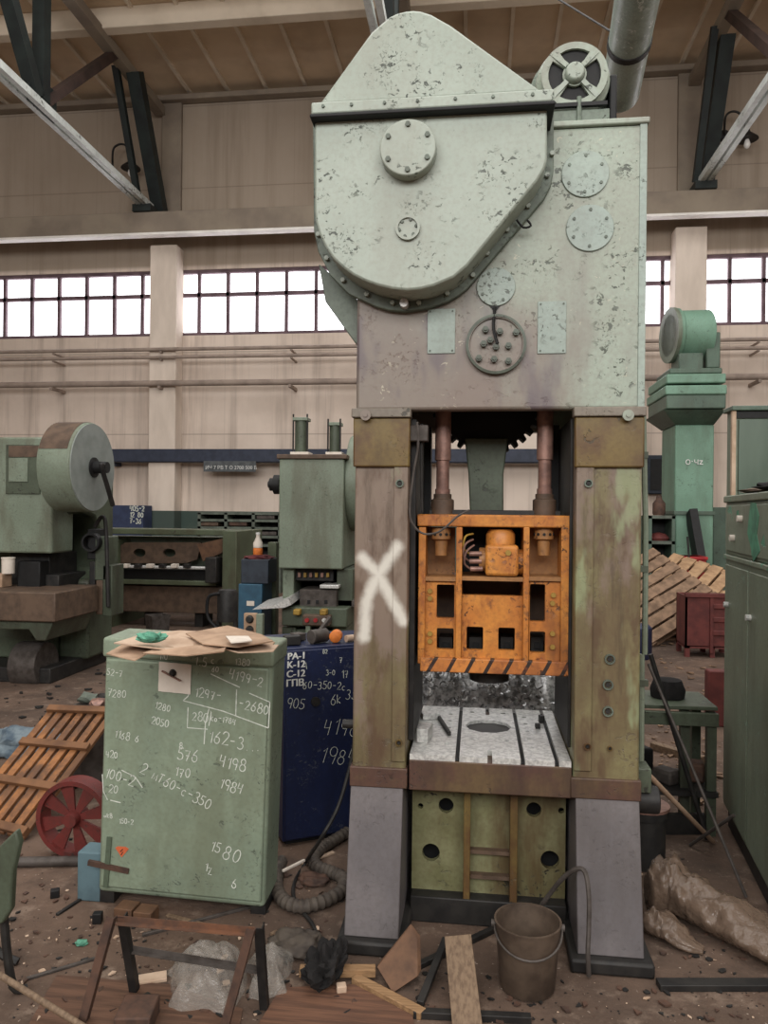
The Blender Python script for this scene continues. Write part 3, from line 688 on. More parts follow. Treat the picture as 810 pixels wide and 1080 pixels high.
for yy in (480, 600, 720, 826):
    q = at(679, yy, 3.0); MB().box(XR1-.01, q.x+.014, 2.985, 3.015, q.z-.012, q.z+.012).build('pipe_clip', m_press2d, P)

# ------------------------------------------------------------ slide (the orange ram)
YS = 2.93
def rbox(mb, x0, x1, y0, y1, Y, dep):
    a, b, z0, z1 = rect(x0, x1, y0, y1, Y); return mb.box(a, b, Y, Y+dep, z0, z1)
sl = rbox(MB(), 440, 603, 543, 556, YS, .34).build('slide', m_orange, P, bevel=.005)
for x0, x1 in ((441, 448.5), (480.6, 487), (551.7, 558), (591.5, 600.5)):
    rbox(MB(), x0, x1, 556, 700, YS, .3).build('rib', m_orange, sl, bevel=.003)
for x0, x1 in ((448.5, 480.6), (487, 551.7), (558, 591.5)):
    rbox(MB(), x0, x1, 608.5, 612.8, YS+.004, .28).build('shelf', m_orange2, sl)
def hplate(x0, x1, y0, y1, hs, Y, mt, dep=.03):
    a, b, z0, z1 = rect(x0, x1, y0, y1, Y); H = []
    for h in hs:
        c, d, e, f = rect(h[0], h[1], h[2], h[3], Y); H.append(rrect(c, d, e, f, .006))
    return MB().plate([(a, z0), (b, z0), (b, z1), (a, z1)], H, (0, dep, 0), lambda p, q: Vector((p, Y, q))).build('front_panel', mt, sl)
hplate(448.5, 480.6, 613, 696, [(460.5, 479.2, 616.5, 652), (460.5, 478.5, 662.5, 685)], YS+.02, m_orange)
hplate(487, 551.7, 628, 697, [(492, 509.5, 661, 685.5), (525.5, 543, 662, 686)], YS+.03, m_orange)
hplate(558, 591.5, 613, 697, [(558.8, 575, 616, 655.5), (558.8, 575, 666, 688.5)], YS+.02, m_orange)
rbox(MB(), 448, 591, 604, 700, YS+.24, .02).build('back_wall', m_brownmetal, sl)
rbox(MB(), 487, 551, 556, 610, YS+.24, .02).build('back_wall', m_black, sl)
rbox(MB(), 449, 480, 556, 608, YS+.14, .02).build('back_wall', m_orange2, sl); rbox(MB(), 558, 591, 556, 608, YS+.14, .02).build('back_wall', m_orange2, sl)
for x0, x1 in ((463, 477), (495, 508), (528, 541), (560, 573)):
    rbox(MB(), x0, x1, 672, 690, YS+.12, .1).build('inner_block', m_dark, sl)
    rbox(MB(), x0+4, x1-3, 678, 684, YS+.11, .02).build('inner_slot', m_black, sl)
rbox(MB(), 443, 600, 696, 711, YS-.008, .33).build('striped_bottom_bar', m_haz, sl, bevel=.004)
for px, py in ((453.6, 623), (453.6, 631), (453.6, 668), (453.6, 676), (583.5, 627.5), (582.5, 636), (582.5, 668), (582.5, 682)):
    p = at(px, py, YS+.02); MB().cyl((p.x, YS+.022, p.z), (p.x, YS+.006, p.z), .0095, n=10).build('panel_bolt', m_yellow, sl)
for px in (465.5, 573.5):
    dx = px-465.5
    q = lambda x, y: at(x, y, YS+.06)
    p = q(px, 556)
    o = MB().lathe((p.x, YS+.06, q(px, 556).z), (p.x, YS+.06, q(px, 586).z), [(.026, 0), (.038, .02), (.038, .42), (.025, .46), (.023, 1)], 22).build('screw_nut', m_orange2, sl, bevel=.002)
    for k in range(5): a = PI+.3+k*.62; MB().cyl((p.x+.030*math.cos(a), YS+.06+.030*math.sin(a), q(px, 563.5).z), (p.x+.040*math.cos(a), YS+.06+.040*math.sin(a), q(px, 563.5).z), .006, n=8).build('tommy_hole', m_black, sl)
# little gear motor riding in the slide
a, b, z0, z1 = rect(512, 547, 575, 608, YS-.01)
mo = MB().box(a, b, YS-.01, YS+.2, z0, z1).build('slide_motor', m_orange, sl, bevel=.012)
p = at(528, 575, YS+.05)
MB().lathe((p.x, YS+.07, p.z-.004), (p.x, YS+.07, p.z+.062), [(.056, 0), (.056, .7), (.044, 1)], 28).build('motor_end_bell', m_orange, mo, bevel=.003)
p = at(546, 593, YS+.06); MB().cyl((p.x-.01, YS+.07, p.z), (p.x+.022, YS+.07, p.z), .05, n=24).build('motor_flange', m_orange, mo, bevel=.003)
p = at(509, 590, YS+.06); MB().cyl((p.x-.014, YS+.07, p.z), (p.x+.02, YS+.07, p.z), .046, n=24).build('motor_flange', m_orange2, mo, bevel=.003)
p = at(536, 583, YS-.01); MB().cyl((p.x, YS-.008, p.z), (p.x, YS-.016, p.z), .011, n=14).build('inspection_cap', m_yellow, mo)
for k, (yy, xx) in enumerate(((582, 504), (590, 504), (598, 505))):
    MB().cyl(at(xx-9, yy+2, YS+.03), at(xx+4, yy+2, YS+.03), .010, n=10).build('cable_gland', m_brownsteel, mo)
    MB().tube([at(xx-9, yy+2, YS+.03), at(xx-15, yy-4, YS+.01), at(xx-13, yy-16, YS+.0), at(xx-5, yy-19-2*k, YS+.03)], .004, 6, 5).build('cable', m_yellow if k == 0 else m_brownsteel, mo)
rbox(MB(), 452, 592, 538, 544, YS+.1, .12).build('greasy_top_pad', m_dark, sl, bevel=.004)
p = at(516, 712, YS+.2)
MB().cyl((p.x, YS+.2, p.z+.02), (p.x, YS+.2, p.z-.018), .08, n=30).build('punch_pad', m_dark, sl, bevel=.004)

# ------------------------------------------------------------ bolster table with T-slots, bed under it
ZT = 0.69
bt = MB().box(XL1+.012, XR0-.004, YF-.005, 3.58, ZB-.005, ZT-.02).build('bed', m_bedface, P, bevel=.005)
def tx(px, py): return gnd(px, py, ZT)
s1, s2, s3 = tx(482.5, 795).x, tx(551, 798).x, tx(586, 798).x
xa, xb = XL1+.014, XR0-.006
y0, y1 = YF-.002, 3.57
gp = .008
def slab(x0, x1, extra=[], notch=None):
    hs = [circ(x, y, r, 10) for x, y, r in extra]
    out = [(x0, y0), (x1, y0), (x1, y1), (x0, y1)]
    if notch:
        n0, n1 = notch-.009, notch+.009
        out = [(x0, y0), (n0, y0), (n0, y0+.09), (n1, y0+.09), (n1, y0), (x1, y0), (x1, y1), (n1, y1), (n1, y1-.12), (n0, y1-.12), (n0, y1), (x0, y1)]
    return MB().plate(out, hs, (0, 0, -.022), lambda p, q: Vector((p, q, ZT))).build('table_slab', m_steel, bt)
hs = [(s1-.045, 3.0+.11*k, .011) for k in range(5)]
slab(xa, s1-gp, hs)
c = tx(515.5, 766); cx = (s1+s2)/2
slab(s1+gp, s2-gp, [(cx, c.y, .098), (cx-.07, c.y-.2, .012), (cx+.07, c.y-.2, .012), (cx-.07, c.y+.22, .012), (cx+.07, c.y+.22, .012)], notch=cx)
slab(s2+gp, s3-gp, [(s2+.04, 3.0+.11*k, .011) for k in range(5)])
slab(s3+gp, xb)
MB().cyl((cx, c.y, ZT-.0225), (cx, c.y, ZT-.012), .098, n=30).build('die_hole_shade_disc', m_dark, bt)  # dark disc stands in for the shade inside the die hole
for x_ in (s1, s2, s3): MB().box(x_-gp, x_+gp, y0+.002, y1, ZT-.0225, ZT-.016).build('slot_shade_strip', m_black, bt)  # black strips put the shade down in the T-slots into colour
# panel under the bed
YP = 3.02
gx0, gx1 = XL1+.012, XR0-.004
H = []
for px, py, r in ((470.5, 849.5, .030), (563, 854, .029), (454.5, 899, .035), (580, 907, .036), (443.5, 850, .011), (592, 855, .012)):
    p = at(px, py, YP); H.append(circ(p.x, p.z, r, 20))
r1 = rect(489, 496, 840, 950, YP); r2 = rect(537, 545, 840, 950, YP)
H2 = rect(497, 536, 895, 898, YP)
MB().plate([(gx0, .10), (gx1, .10), (gx1, ZB-.01), (gx0, ZB-.01)], H, (0, .025, 0), lambda p, q: Vector((p, YP, q))).build('bed_front_panel', m_panelgreen, P)
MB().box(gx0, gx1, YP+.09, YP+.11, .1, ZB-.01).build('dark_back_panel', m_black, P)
for a, b, z0, z1 in (r1, r2): MB().box(a, b, YP-.055, YP+.004, .085, ZB-.01).build('panel_rib', m_ochre, P, bevel=.003)
for py in (894, 920):
    a, b, z0, z1 = rect(496, 537, py, py+4, YP); MB().box(a, b, YP-.03, YP, z0, z1).build('panel_crossbar', m_brownmetal, P)
MB().box(gx0, gx1, YP-.06, 3.5, 0, .10).build('base_plinth', m_dark, P, bevel=.005)
q = at(368, 765, 2.9); MB().cyl((XL0+.01, 2.92, q.z), (XL0-.05, 2.92, q.z), .017, n=14).build('shaft_end', m_dark, P)
MB().cyl((XR1-.01, 2.95, .53), (XR1+.09, 2.95, .53), .05, n=20).build('valve_body', m_dark, P, bevel=.004)
q = at(683, 845, 2.95)
MB().box(XR1-.01, XR1+.055, 2.9, 3.0, .57, .66).build('valve_bracket', m_press2d, P, bevel=.004)

# things lying on the table
def solo(name, mb, mat, label, cat, group=None, bevel=0.0, kind=None, loc=None, **k):
    vs = [v.co for v in mb.bm.verts]
    if loc is None:
        n = len(vs); loc = Vector((sum(v.x for v in vs)/n, sum(v.y for v in vs)/n, min(v.z for v in vs)))
    return tag(mb.build(name, mat, None, bevel, loc, **k), label, cat, group, kind)
p = tx(448, 780); solo('steel_block', MB().obox(p+Vector((0, 0, .028)), (.045, .10, .055), (0, 0, -.15)), m_steel, 'bright steel angle block standing at the left front of the press table', 'block', bevel=.003)
p = tx(453, 757)+Vector((0, 0, .001)); solo('steel_plate', MB().obox(p+Vector((0, 0, .012)), (.075, .07, .024), (0, 0, .3)), m_steel, 'small square steel plate lying at the left back of the press table', 'plate', bevel=.002)
p = tx(462, 757); q = tx(474, 776); solo('iron_rod', MB().bar(p+Vector((0, 0, .008)), q+Vector((0, 0, .008)), .014, .016), m_dark, 'dark flat iron rod lying slantwise on the left of the press table', 'rod', bevel=.002)
p = tx(571, 762); solo('small_clamp_block', MB().obox(p+Vector((0, 0, .016)), (.022, .024, .032), (0, 0, .2)), m_dark, 'dark clamp stop on the right of the press table, farther from the front', 'block', bevel=.002)
p = tx(567, 768); solo('small_clamp_block', MB().obox(p+Vector((0, 0, .010)), (.020, .022, .02), (0, 0, .1)), m_dark, 'low dark clamp stop on the right of the press table, nearer the front', 'block', bevel=.002)

# swarf heap behind the table
m = MB(); NX, NY = 26, 18; g = []
for i in range(NX):
    r = []
    for j in range(NY):
        x = -.36+.86*i/(NX-1); y = 3.62+1.3*j/(NY-1); u = 1-abs(x-.07)/.46; v = 1-abs((y-4.27)/.68)
        z = .80*min(1, 3.2*max(0, u))*min(1, 2.6*max(0, v)+.05)+.06*noise.noise(Vector((x*5, y*5, 0)))
        r.append(m.bm.verts.new((x, y, max(0, z))))
    g.append(r)
for i in range(NX-1):
    for j in range(NY-1): m.bm.faces.new((g[i][j], g[i+1][j], g[i+1][j+1], g[i][j+1]))
def hz(x, y): return .80*min(1, 3.2*max(0, 1-abs(x-.07)/.46))*min(1, 2.6*max(0, 1-abs((y-4.27)/.68))+.05)+.06*noise.noise(Vector((x*5, y*5, 0)))
for k in range(1500):
    x = random.uniform(-.30, .44); y = random.uniform(3.68, 4.6); z = hz(x, y)+random.uniform(-.005, .035)
    a = random.uniform(0, 2*PI); el_ = random.uniform(-.6, .6); d = Vector((math.cos(a)*math.cos(el_), math.sin(a)*math.cos(el_), math.sin(el_))); s_, b_ = m.frame(d)
    L = random.uniform(.03, .09); rr = random.uniform(.006, .014); n_ = 9; ph = random.uniform(0, 6)
    pts = [Vector((x, y, z))+d*L*(i/n_-.5)+s_*rr*math.cos(ph+i*1.0)+b_*rr*math.sin(ph+i*1.0) for i in range(n_+1)]
    m.ribbon(pts, random.uniform(.006, .011), (random.uniform(-1, 1), random.uniform(-1, 1), .6))
solo('swarf_heap', m, m_swarf, 'heap of curly grey metal turnings piled behind the press table', 'metal swarf', kind='stuff', loc=(0, 4.27, 0), fixn=False)

# ============================================================ GREEN CABINET with chalk notes
CW, CD, CH = .69, .21, 1.03
cab = thing('electrical_cabinet', 'green steel cabinet covered in chalk numbers in the left foreground', 'cabinet', (0, 0, 0))
MB().box(0, CW, 0, CD, .0, CH).build('body', m_cab, cab, bevel=.018, seg=3)
MB().box(-.006, CW+.006, -.012, CD+.006, CH-.075, CH+.004).build('top_cap', m_cab, cab, bevel=.012, seg=3)
dr = MB().box(.012, CW-.012, -.012, .004, .028, CH-.08).build('door', m_cab, cab, bevel=.008, seg=3)
MB().box(.0, .06, .02, CD-.02, -.05, .004).build('foot', m_dark, cab); MB().box(CW-.06, CW, .02, CD-.02, -.05, .004).build('foot', m_dark, cab)
MB().bar((-.035, -.016, .125), (.135, -.014, .105), .014, .02).build('hasp_bar', m_rust, dr)
MB().bar((.04, -.015, .03), (.05, -.015, .235), .006, .02).build('hinge', m_cabdk, dr)
# crop-to-face map of the chalk marks
def cf(x, y): return Vector(((x-40+.022*(y-110))/598*CW, -.0135, CH-.012-(y-88)/885*(CH-.03)))
cm = MB(); X_, Z_, N_ = Vector((1, 0, 0)), Vector((0, 0, 1)), Vector((0, -1, 0)); kk = .655/598
for txt, x, y, h, a in (('N0', 246, 138, 24, 0), ('1.5', 366, 150, 34, -6), ('c', 425, 140, 26, 0), ('60', 428, 170, 22, -5), ('1380', 508, 140, 26, -2), ('4199-2', 486, 190, 38, -10), ('-2680', 522, 290, 38, -8),
                         ('1297-', 368, 262, 36, -4), ('1280', 226, 312, 28, -10), ('280', 360, 345, 34, -3), ('ко-1784', 424, 340, 24, -6), ('2050', 214, 368, 28, -8), ('162-3...', 418, 418, 48, -6), ('1168 6', 82, 425, 30, -8),
                         ('576', 308, 488, 44, -4), ('8', 316, 450, 26, 0), ('4198', 456, 498, 46, -8), ('170', 300, 545, 38, -6), ('1984', 458, 572, 40, -14), ('100-2', 46, 570, 42, -14), ('20', 62, 620, 32, -8), ('2 мт60-c-350', 175, 540, 40, -24),
                         ('wk8', 48, 716, 18, 6), ('150-2', 102, 730, 20, 0), ('15', 428, 795, 42, -14), ('80', 470, 815, 60, -20), ('1', 410, 868, 36, -6), ('z', 422, 882, 26, 0), ('6', 506, 920, 36, 0), ('7280', 56, 280, 30, -4), ('52-7', 52, 205, 26, -4), ('420', 52, 498, 26, 0)):
    txt = txt.replace('к', 'k').replace('о', 'o').replace('м', 'm').replace('т', 't')
    cm = MB(); chalk(cm, txt, cf(x, y), X_, Z_, N_, h*kk*.92, a, .0038 if h > 34 else .0032); cm.build('chalk_number', m_chalk, cab, fixn=False)
for ln in (((425, 178), (480, 200), (527, 218)), ((516, 226), (514, 318)), ((560, 236), (632, 262)), ((632, 262), (628, 352)), ((328, 278), (345, 262), (350, 250)), ((328, 278), (470, 305), (628, 352)), ((346, 300), (344, 372), (416, 372)), ((404, 425), (408, 350), (420, 300), (428, 312), (420, 360)),
           ((110, 540), (160, 560), (186, 596)), ((40, 560), (44, 620), (60, 650)), ((70, 650), (108, 656))):
    cm = MB(); cm.ribbon([cf(*p) for p in ln], .004, N_); cm.build('chalk_line', m_chalk, cab, fixn=False)
a, b = cf(240, 250), cf(357, 146)
pp = MB(); n_ = 8
gr = [[pp.bm.verts.new((a.x+(b.x-a.x)*i/n_, -.0145-.003*abs(math.sin(i*1.1+j)), a.z+(b.z-a.z)*j/n_-.004*i/n_)) for j in range(n_+1)] for i in range(n_+1)]
for i in range(n_):
    for j in range(n_): pp.bm.faces.new((gr[i][j], gr[i+1][j], gr[i+1][j+1], gr[i][j+1]))
pp.build('paper_note', m_paper, dr, solid=.001)
k = cf(292, 182); lk = MB().lathe(k+Vector((0, .002, 0)), k+Vector((0, -.02, 0)), [(.015, 0), (.014, .5), (.008, 1)], 16).build('lock', m_dark, dr)
MB().bar(cf(256, 176)+Vector((0, -.012, 0)), cf(325, 206)+Vector((0, -.016, 0)), .004, .012, (0, 1, 0)).build('key', m_brownsteel, lk)
a, b, c = cf(90, 818), cf(138, 818), cf(113, 850)
ws = MB().poly([a+Vector((0, .001, 0)), cf(99, 812)+Vector((0, .001, 0)), cf(128, 812)+Vector((0, .001, 0)), b+Vector((0, .001, 0)), c+Vector((0, .001, 0))], (0, -.002, 0)).build('warning_sticker', plain('orange_sticker', (206, 106, 66), (190, 92, 58), 20), dr)
MB().ribbon([cf(118, 820)+Vector((0, -.0015, 0)), cf(108, 830)+Vector((0, -.0015, 0)), cf(118, 830)+Vector((0, -.0015, 0)), cf(111, 842)+Vector((0, -.0015, 0))], .004, N_).build('lightning_mark', m_dark, ws, fixn=False)
# scuffs behind the note
cab.location = (-1.505, 2.90, .055); cab.rotation_euler = (R_(1.0), R_(1.7), R_(.5))
p = gnd(128, 975); 
for (px, py), lab in (((134, 968), 'left brown wooden block under the front of the chalked green cabinet'), ((154, 972), 'right brown wooden block under the front of the chalked green cabinet')):
    p = gnd(px, py); solo('wooden_block', MB().obox(p+Vector((0, .0, .026)), (.075, .07, .052), (0, 0, random.uniform(-.1, .1))), m_redwood, lab, 'block', 'blocks under the green cabinet', bevel=.004)

# cardboard and rag on top
zt = 1.092
def sheet(name, px, mat, label, cat, z, thick=.004, wav=.012, group=None):
    pts = [gnd(x, y, z) for x, y in px]; m = MB(); c = sum(pts, Vector())/len(pts)
    ctr = m.bm.verts.new(c+Vector((0, 0, wav))); mid = []; out = []
    for i, p in enumerate(pts):
        out.append(m.bm.verts.new(p+Vector((0, 0, random.uniform(0, wav)))))
        mid.append(m.bm.verts.new(c.lerp(p, .55)+Vector((0, 0, random.uniform(0, wav)))))
    n = len(pts)
    for i in range(n):
        m.bm.faces.new((out[i], out[(i+1) % n], mid[(i+1) % n], mid[i])); m.bm.faces.new((mid[i], mid[(i+1) % n], ctr))
    return solo(name, m, mat, label, cat, group, solid=thick, fixn=True)
sheet('cardboard_sheet', ((112, 690), (140, 676), (178, 672), (215, 676), (208, 684), (160, 690), (142, 697)), m_card, 'torn brown cardboard on the left of the chalked green cabinet, under the teal cloth', 'cardboard', zt+.004, group='cardboard on the green cabinet')
sheet('cardboard_sheet', ((165, 676), (205, 668), (262, 676), (258, 684), (232, 686), (200, 682)), m_card2, 'pale cardboard sheet in the middle of the chalked green cabinet top', 'cardboard', zt+.016, group='cardboard on the green cabinet')
sheet('cardboard_sheet', ((215, 682), (262, 678), (290, 680), (284, 688), (250, 690)), m_card, 'brown cardboard scrap at the right rear of the chalked green cabinet top', 'cardboard', zt+.004, group='cardboard on the green cabinet')
for k, (px, mt, dz, lb) in enumerate((
    (((120, 684), (150, 672), (190, 670), (232, 672), (226, 684), (180, 688)), m_card2, .024, 'creased pale cardboard under the teal cloth on the green cabinet'),
    (((196, 672), (240, 664), (276, 670), (288, 680), (250, 684), (214, 682)), m_card, .040, 'curled brown cardboard at the top right of the pile on the green cabinet'),
    (((150, 690), (190, 680), (240, 686), (236, 694), (196, 692)), m_card, .020, 'narrow cardboard strip along the front of the pile on the green cabinet'),
    (((226, 688), (268, 682), (294, 684), (288, 692), (252, 694)), m_card2, .010, 'pale scrap of card at the front right corner of the green cabinet top'))):
    sheet('cardboard_sheet', px, mt, lb, 'cardboard', zt+dz, wav=.022, group='cardboard on the green cabinet')
sheet('white_paper', ((238, 674), (262, 673), (266, 678), (244, 680)), m_paper, 'white paper scrap on the cardboard at the right of the green cabinet top', 'paper', zt+.064)
p = gnd(159, 678, zt+.046)
m = MB(); bmesh.ops.create_icosphere(m.bm, subdivisions=4, radius=1)
for v in m.bm.verts:
    d = v.co.copy(); k = 1+.35*noise.noise(d*2.3)+.2*noise.noise(d*5)
    v.co = p+Vector((d.x*.05*k, d.y*.034*k, max(0, .5+d.z*.5)*.034*k))
solo('teal_cloth', m, m_teal, 'crumpled teal cloth on the cardboard on the green cabinet', 'cloth')
p, q = gnd(108, 702, 1.0), gnd(152, 703, 1.0)
a = Vector((-1.56, 2.84, 1.105)); 
p = Vector((-.98, 2.97, zt+.008)); solo('rusty_hook', MB().tube([p, p+Vector((.03, .02, .008)), p+Vector((.06, .03, .0)), p+Vector((.085, .01, .008))], .008, 8, 4), m_rust, 'rusty bent hook on the right front edge of the green cabinet top', 'hook')

# ============================================================ NAVY CABINET behind
nb = thing('navy_cabinet', 'dark navy cabinet with white stencilled letters beside the press', 'cabinet', (0, 0, 0))
BW, BD, BH = .62, .42, .945
MB().box(0, BW, 0, BD, .02, BH).build('body', m_blue, nb, bevel=.006)
dr = MB().box(.008, BW-.008, -.012, .002, .03, BH-.012).build('door', m_blue, nb, bevel=.004)
MB().box(.02, BW-.02, .02, BD-.02, 0, .022).build('plinth', m_black, nb)
st = MB()
def bf(x, y):   # crop -> face
    return Vector(((x-82)/350*.345, -.0135, BH-.005-(y-145)/900*(BH-.04)))
for txt, x, y in (('PA-1', 92, 192), ('K-12', 90, 232), ('C-12', 88, 276), ('ГПВ', 86, 320)):
    o = bf(x, y); st.text(txt, o, X_, Z_, .046)
    for dx in (.0018, .0036): st.text(txt, o+Vector((dx, -.0002*dx, .001)), X_, Z_, .046)
st.build('stencilled_letters', m_white, dr, fixn=False)
ck = MB()
for txt, x, y, h, a in (('60-350-2c', 172, 335, 40, -6), ('6k', 316, 425, 48, 0), ('35', 392, 400, 52, -10), ('17', 372, 300, 40, 5), ('905', 90, 420, 50, -10), ('4198', 276, 560, 82, -12), ('1984', 262, 690, 84, -16), ('1', 182, 245, 34, 10), ('82', 272, 175, 22, 0), ('7', 360, 225, 30, 0), ('3-0', 290, 280, 26, 0)):
    ck = MB(); chalk(ck, txt, bf(x, y), X_, Z_, N_, h*.33/350, a, .003); ck.build('chalk_number', m_chalk, nb, fixn=False)
o = bf(236, 400); MB().cyl(o+Vector((0, .01, 0)), o-Vector((0, .014, 0)), .022, n=16).build('door_lock', m_dark, dr)
nb.location = (-.905, 3.53, 0); nb.rotation_euler = (0, 0, R_(30))
BM = Matrix.Translation(nb.location) @ Matrix.Rotation(R_(30), 4, 'Z')
# oddments on the navy cabinet
def nt(u, v, z=0): return BM @ Vector((u, v, BH+.003+z))
solo('steel_roller', MB().cyl(nt(.15, .06, .034), nt(.24, .10, .034), .034, n=20), m_irongrey, 'grey steel roller lying on the navy cabinet', 'roller', bevel=.003)
solo('orange_cap', MB().lathe(nt(.27, .045, .03), nt(.30, .10, .03), [(.02, 0), (.03, .1), (.03, .9), (.024, 1)], 20), m_orangecap, 'round orange plastic cap on the navy cabinet', 'cap')
solo('pale_tube', MB().cyl(nt(.33, .05, .017), nt(.44, .08, .017), .017, n=14), m_card2, 'pale cardboard tube end at the right on the navy cabinet', 'tube')
solo('slanted_rod', MB().bar(nt(.20, .16, .012), nt(.30, .20, .105), .02, .02), m_irongrey, 'grey rod sticking up from the clutter on the navy cabinet', 'rod', bevel=.004)
solo('iron_offcut', MB().obox(nt(.06, .08, .022), (.08, .06, .044), (0, 0, .4)), m_dark, 'dark iron offcut at the left end of the navy cabinet top', 'offcut', bevel=.004)
solo('iron_offcut', MB().obox(nt(.12, .18, .019), (.06, .06, .038), (0, 0, .9)), m_irongrey, 'dull iron offcut behind the roller on the navy cabinet', 'offcut', bevel=.004)

# ============================================================ LEFT C-FRAME PRESS
t = thing('c_frame_press', 'sage-green C-frame press with a big grey-faced flywheel at the far left', 'press', (-4.4, 6.9, 0))
MB().box(-5.35, -4.10, 6.95, 7.6, 0, 2.15).build('frame', m_press2d, t, bevel=.03)
def cb(nm, x0, x1, ya, yb, Y, dep, mt, bv=.01, par=t):
    a, b, z0, z1 = rect(x0, x1, ya, yb, Y); return MB().box(a, b, Y, Y+dep, z0, z1).build(nm, mt, par, bevel=bv)
o = cb('head_cover', -46, 55, 461, 583, 6.55, .38, m_press2, .02)
cb('recessed_panel', 6, 42, 469, 521, 6.535, .03, m_press2d, .004, o)
q = cb('notice_plate', 9, 29, 483, 508, 6.525, .02, m_press2, .002, o)
cb('brown_top_patch', 9, 42, 470, 482, 6.53, .02, m_brownmetal, .002, o)
dc = aX(98, 493, -3.42)
fw = MB().lathe((-3.72, dc.y, dc.z), (-3.42, dc.y, dc.z), [(.395, 0), (.40, .05), (.40, .96), (.385, 1)], 56).build('flywheel_guard', m_press2, t, bevel=.004)
MB().cyl((-3.425, dc.y, dc.z), (-3.412, dc.y, dc.z), .388, n=56).build('guard_face', m_disc, fw)
gb = [(dc.y+.404*math.cos(R_(40+120*k/20)), dc.z+.404*math.sin(R_(40+120*k/20))) for k in range(21)]+[(dc.y+.39*math.cos(R_(160-120*k/20)), dc.z+.39*math.sin(R_(160-120*k/20))) for k in range(21)]
MB().poly([(-3.71, y, z) for y, z in gb], (.26, 0, 0)).build('grease_patch', m_brownmetal, fw)
hub = MB().lathe((-3.43, dc.y, dc.z), (-3.28, dc.y, dc.z), [(.09, 0), (.09, .2), (.055, .22), (.05, 1)], 24).build('hub', m_black, t)
MB().tube([(-3.3, dc.y-.05, dc.z+.02), aX(107, 492, -3.3), aX(113, 512, -3.3), aX(119, 533, -3.3)], .022, 8, 4).build('crank_handle', m_dark, hub)
MB().box(-4.75, -3.84, 6.8, 7.4, 1.55, 2.1).build('bearing_housing', m_press2d, t, bevel=.04)
# throat cheek on the right
ck_ = [(7.05, .12), (7.55, .12), (7.55, 2.05), (6.75, 2.05), (6.75, 1.62), (7.15, 1.52), (7.28, 1.35), (7.28, .98), (7.05, .9)]
MB().poly([(-4.10, y, z) for y, z in ck_], (.32, 0, 0)).build('side_cheek', m_press2d, t, bevel=.03)
cb('ram', 10, 52, 583, 620, 6.75, .5, m_dark, .01)
cb('die_set', 18, 42, 592, 622, 6.6, .5, m_black, .01)
cb('die_set', 36, 62, 606, 624, 6.7, .5, m_dark, .01)
cb('bolster', -46, 58, 624, 655, 6.15, .75, m_brownmetal, .012)
a, b, z0, z1 = rect(-46, 56, 655, 672, 6.2)
p1 = [at(x, y, 6.2) for x, y in ((-46, 654), (57, 654), (48, 676), (38, 676), (30, 664), (-46, 664))]
MB().poly(p1, (0, .7, 0)).build('table_haunch', m_press2d, t, bevel=.01)
a, b, z0, z1 = rect(6, 48, 690, 715, 6.4)
MB().lathe((a, 6.62, .15), (b-.12, 6.62, .15), [(.21, 0), (.21, 1)], 28).build('foot_tank', m_irongrey, t, bevel=.01)
MB().box(-5.3, -3.85, 6.5, 7.6, 0, .14).build('base_plate', m_dark, t, bevel=.01)
MB().box(-4.9, -4.2, 6.9, 7.3, .14, .75).build('pedestal', m_press2d, t, bevel=.02)
for x0, x1, ya, yb, mt in ((92, 101, 558, 590, m_black), (100, 112, 566, 612, m_press2d), (94, 100, 592, 640, m_dark), (108, 118, 596, 650, m_press2d), (101, 108, 612, 648, m_brownmetal)):
    cb('control_box', x0, x1, ya, yb, 6.95, .25, mt, .008)
q = at(96, 572, 6.9); MB().lathe((q.x, 6.96, q.z), (q.x, 6.88, q.z), [(.09, 0), (.09, 1), (.07, 1), (.07, 0)], 24).build('valve_wheel', m_black, t)
MB().tube([at(100, 556, 6.92), at(108, 545, 6.92), at(112, 560, 6.92), at(114, 640, 6.92)], .02, 8, 4).build('air_pipe', m_dark, t)
p = at(9, 603, 7.2); 
a, b, z0, z1 = rect(0, 14, 604, 627, 6.62)
crt = solo('tan_box', MB().box(a, b, 6.45, 6.6, at(5, 624, 6.15).z+.002, z1), m_card, 'small tan box on the left press table under the white tin', 'box', bevel=.004)
zz = z1
q = at(8, 603, 6.52); solo('white_tin', MB().lathe((q.x, 6.53, zz+.002), (q.x, 6.53, zz+.15), [(.055, 0), (.058, .9), (.062, .92), (.062, 1)], 20), m_paper, 'white tin standing on the tan box at the left press', 'tin')

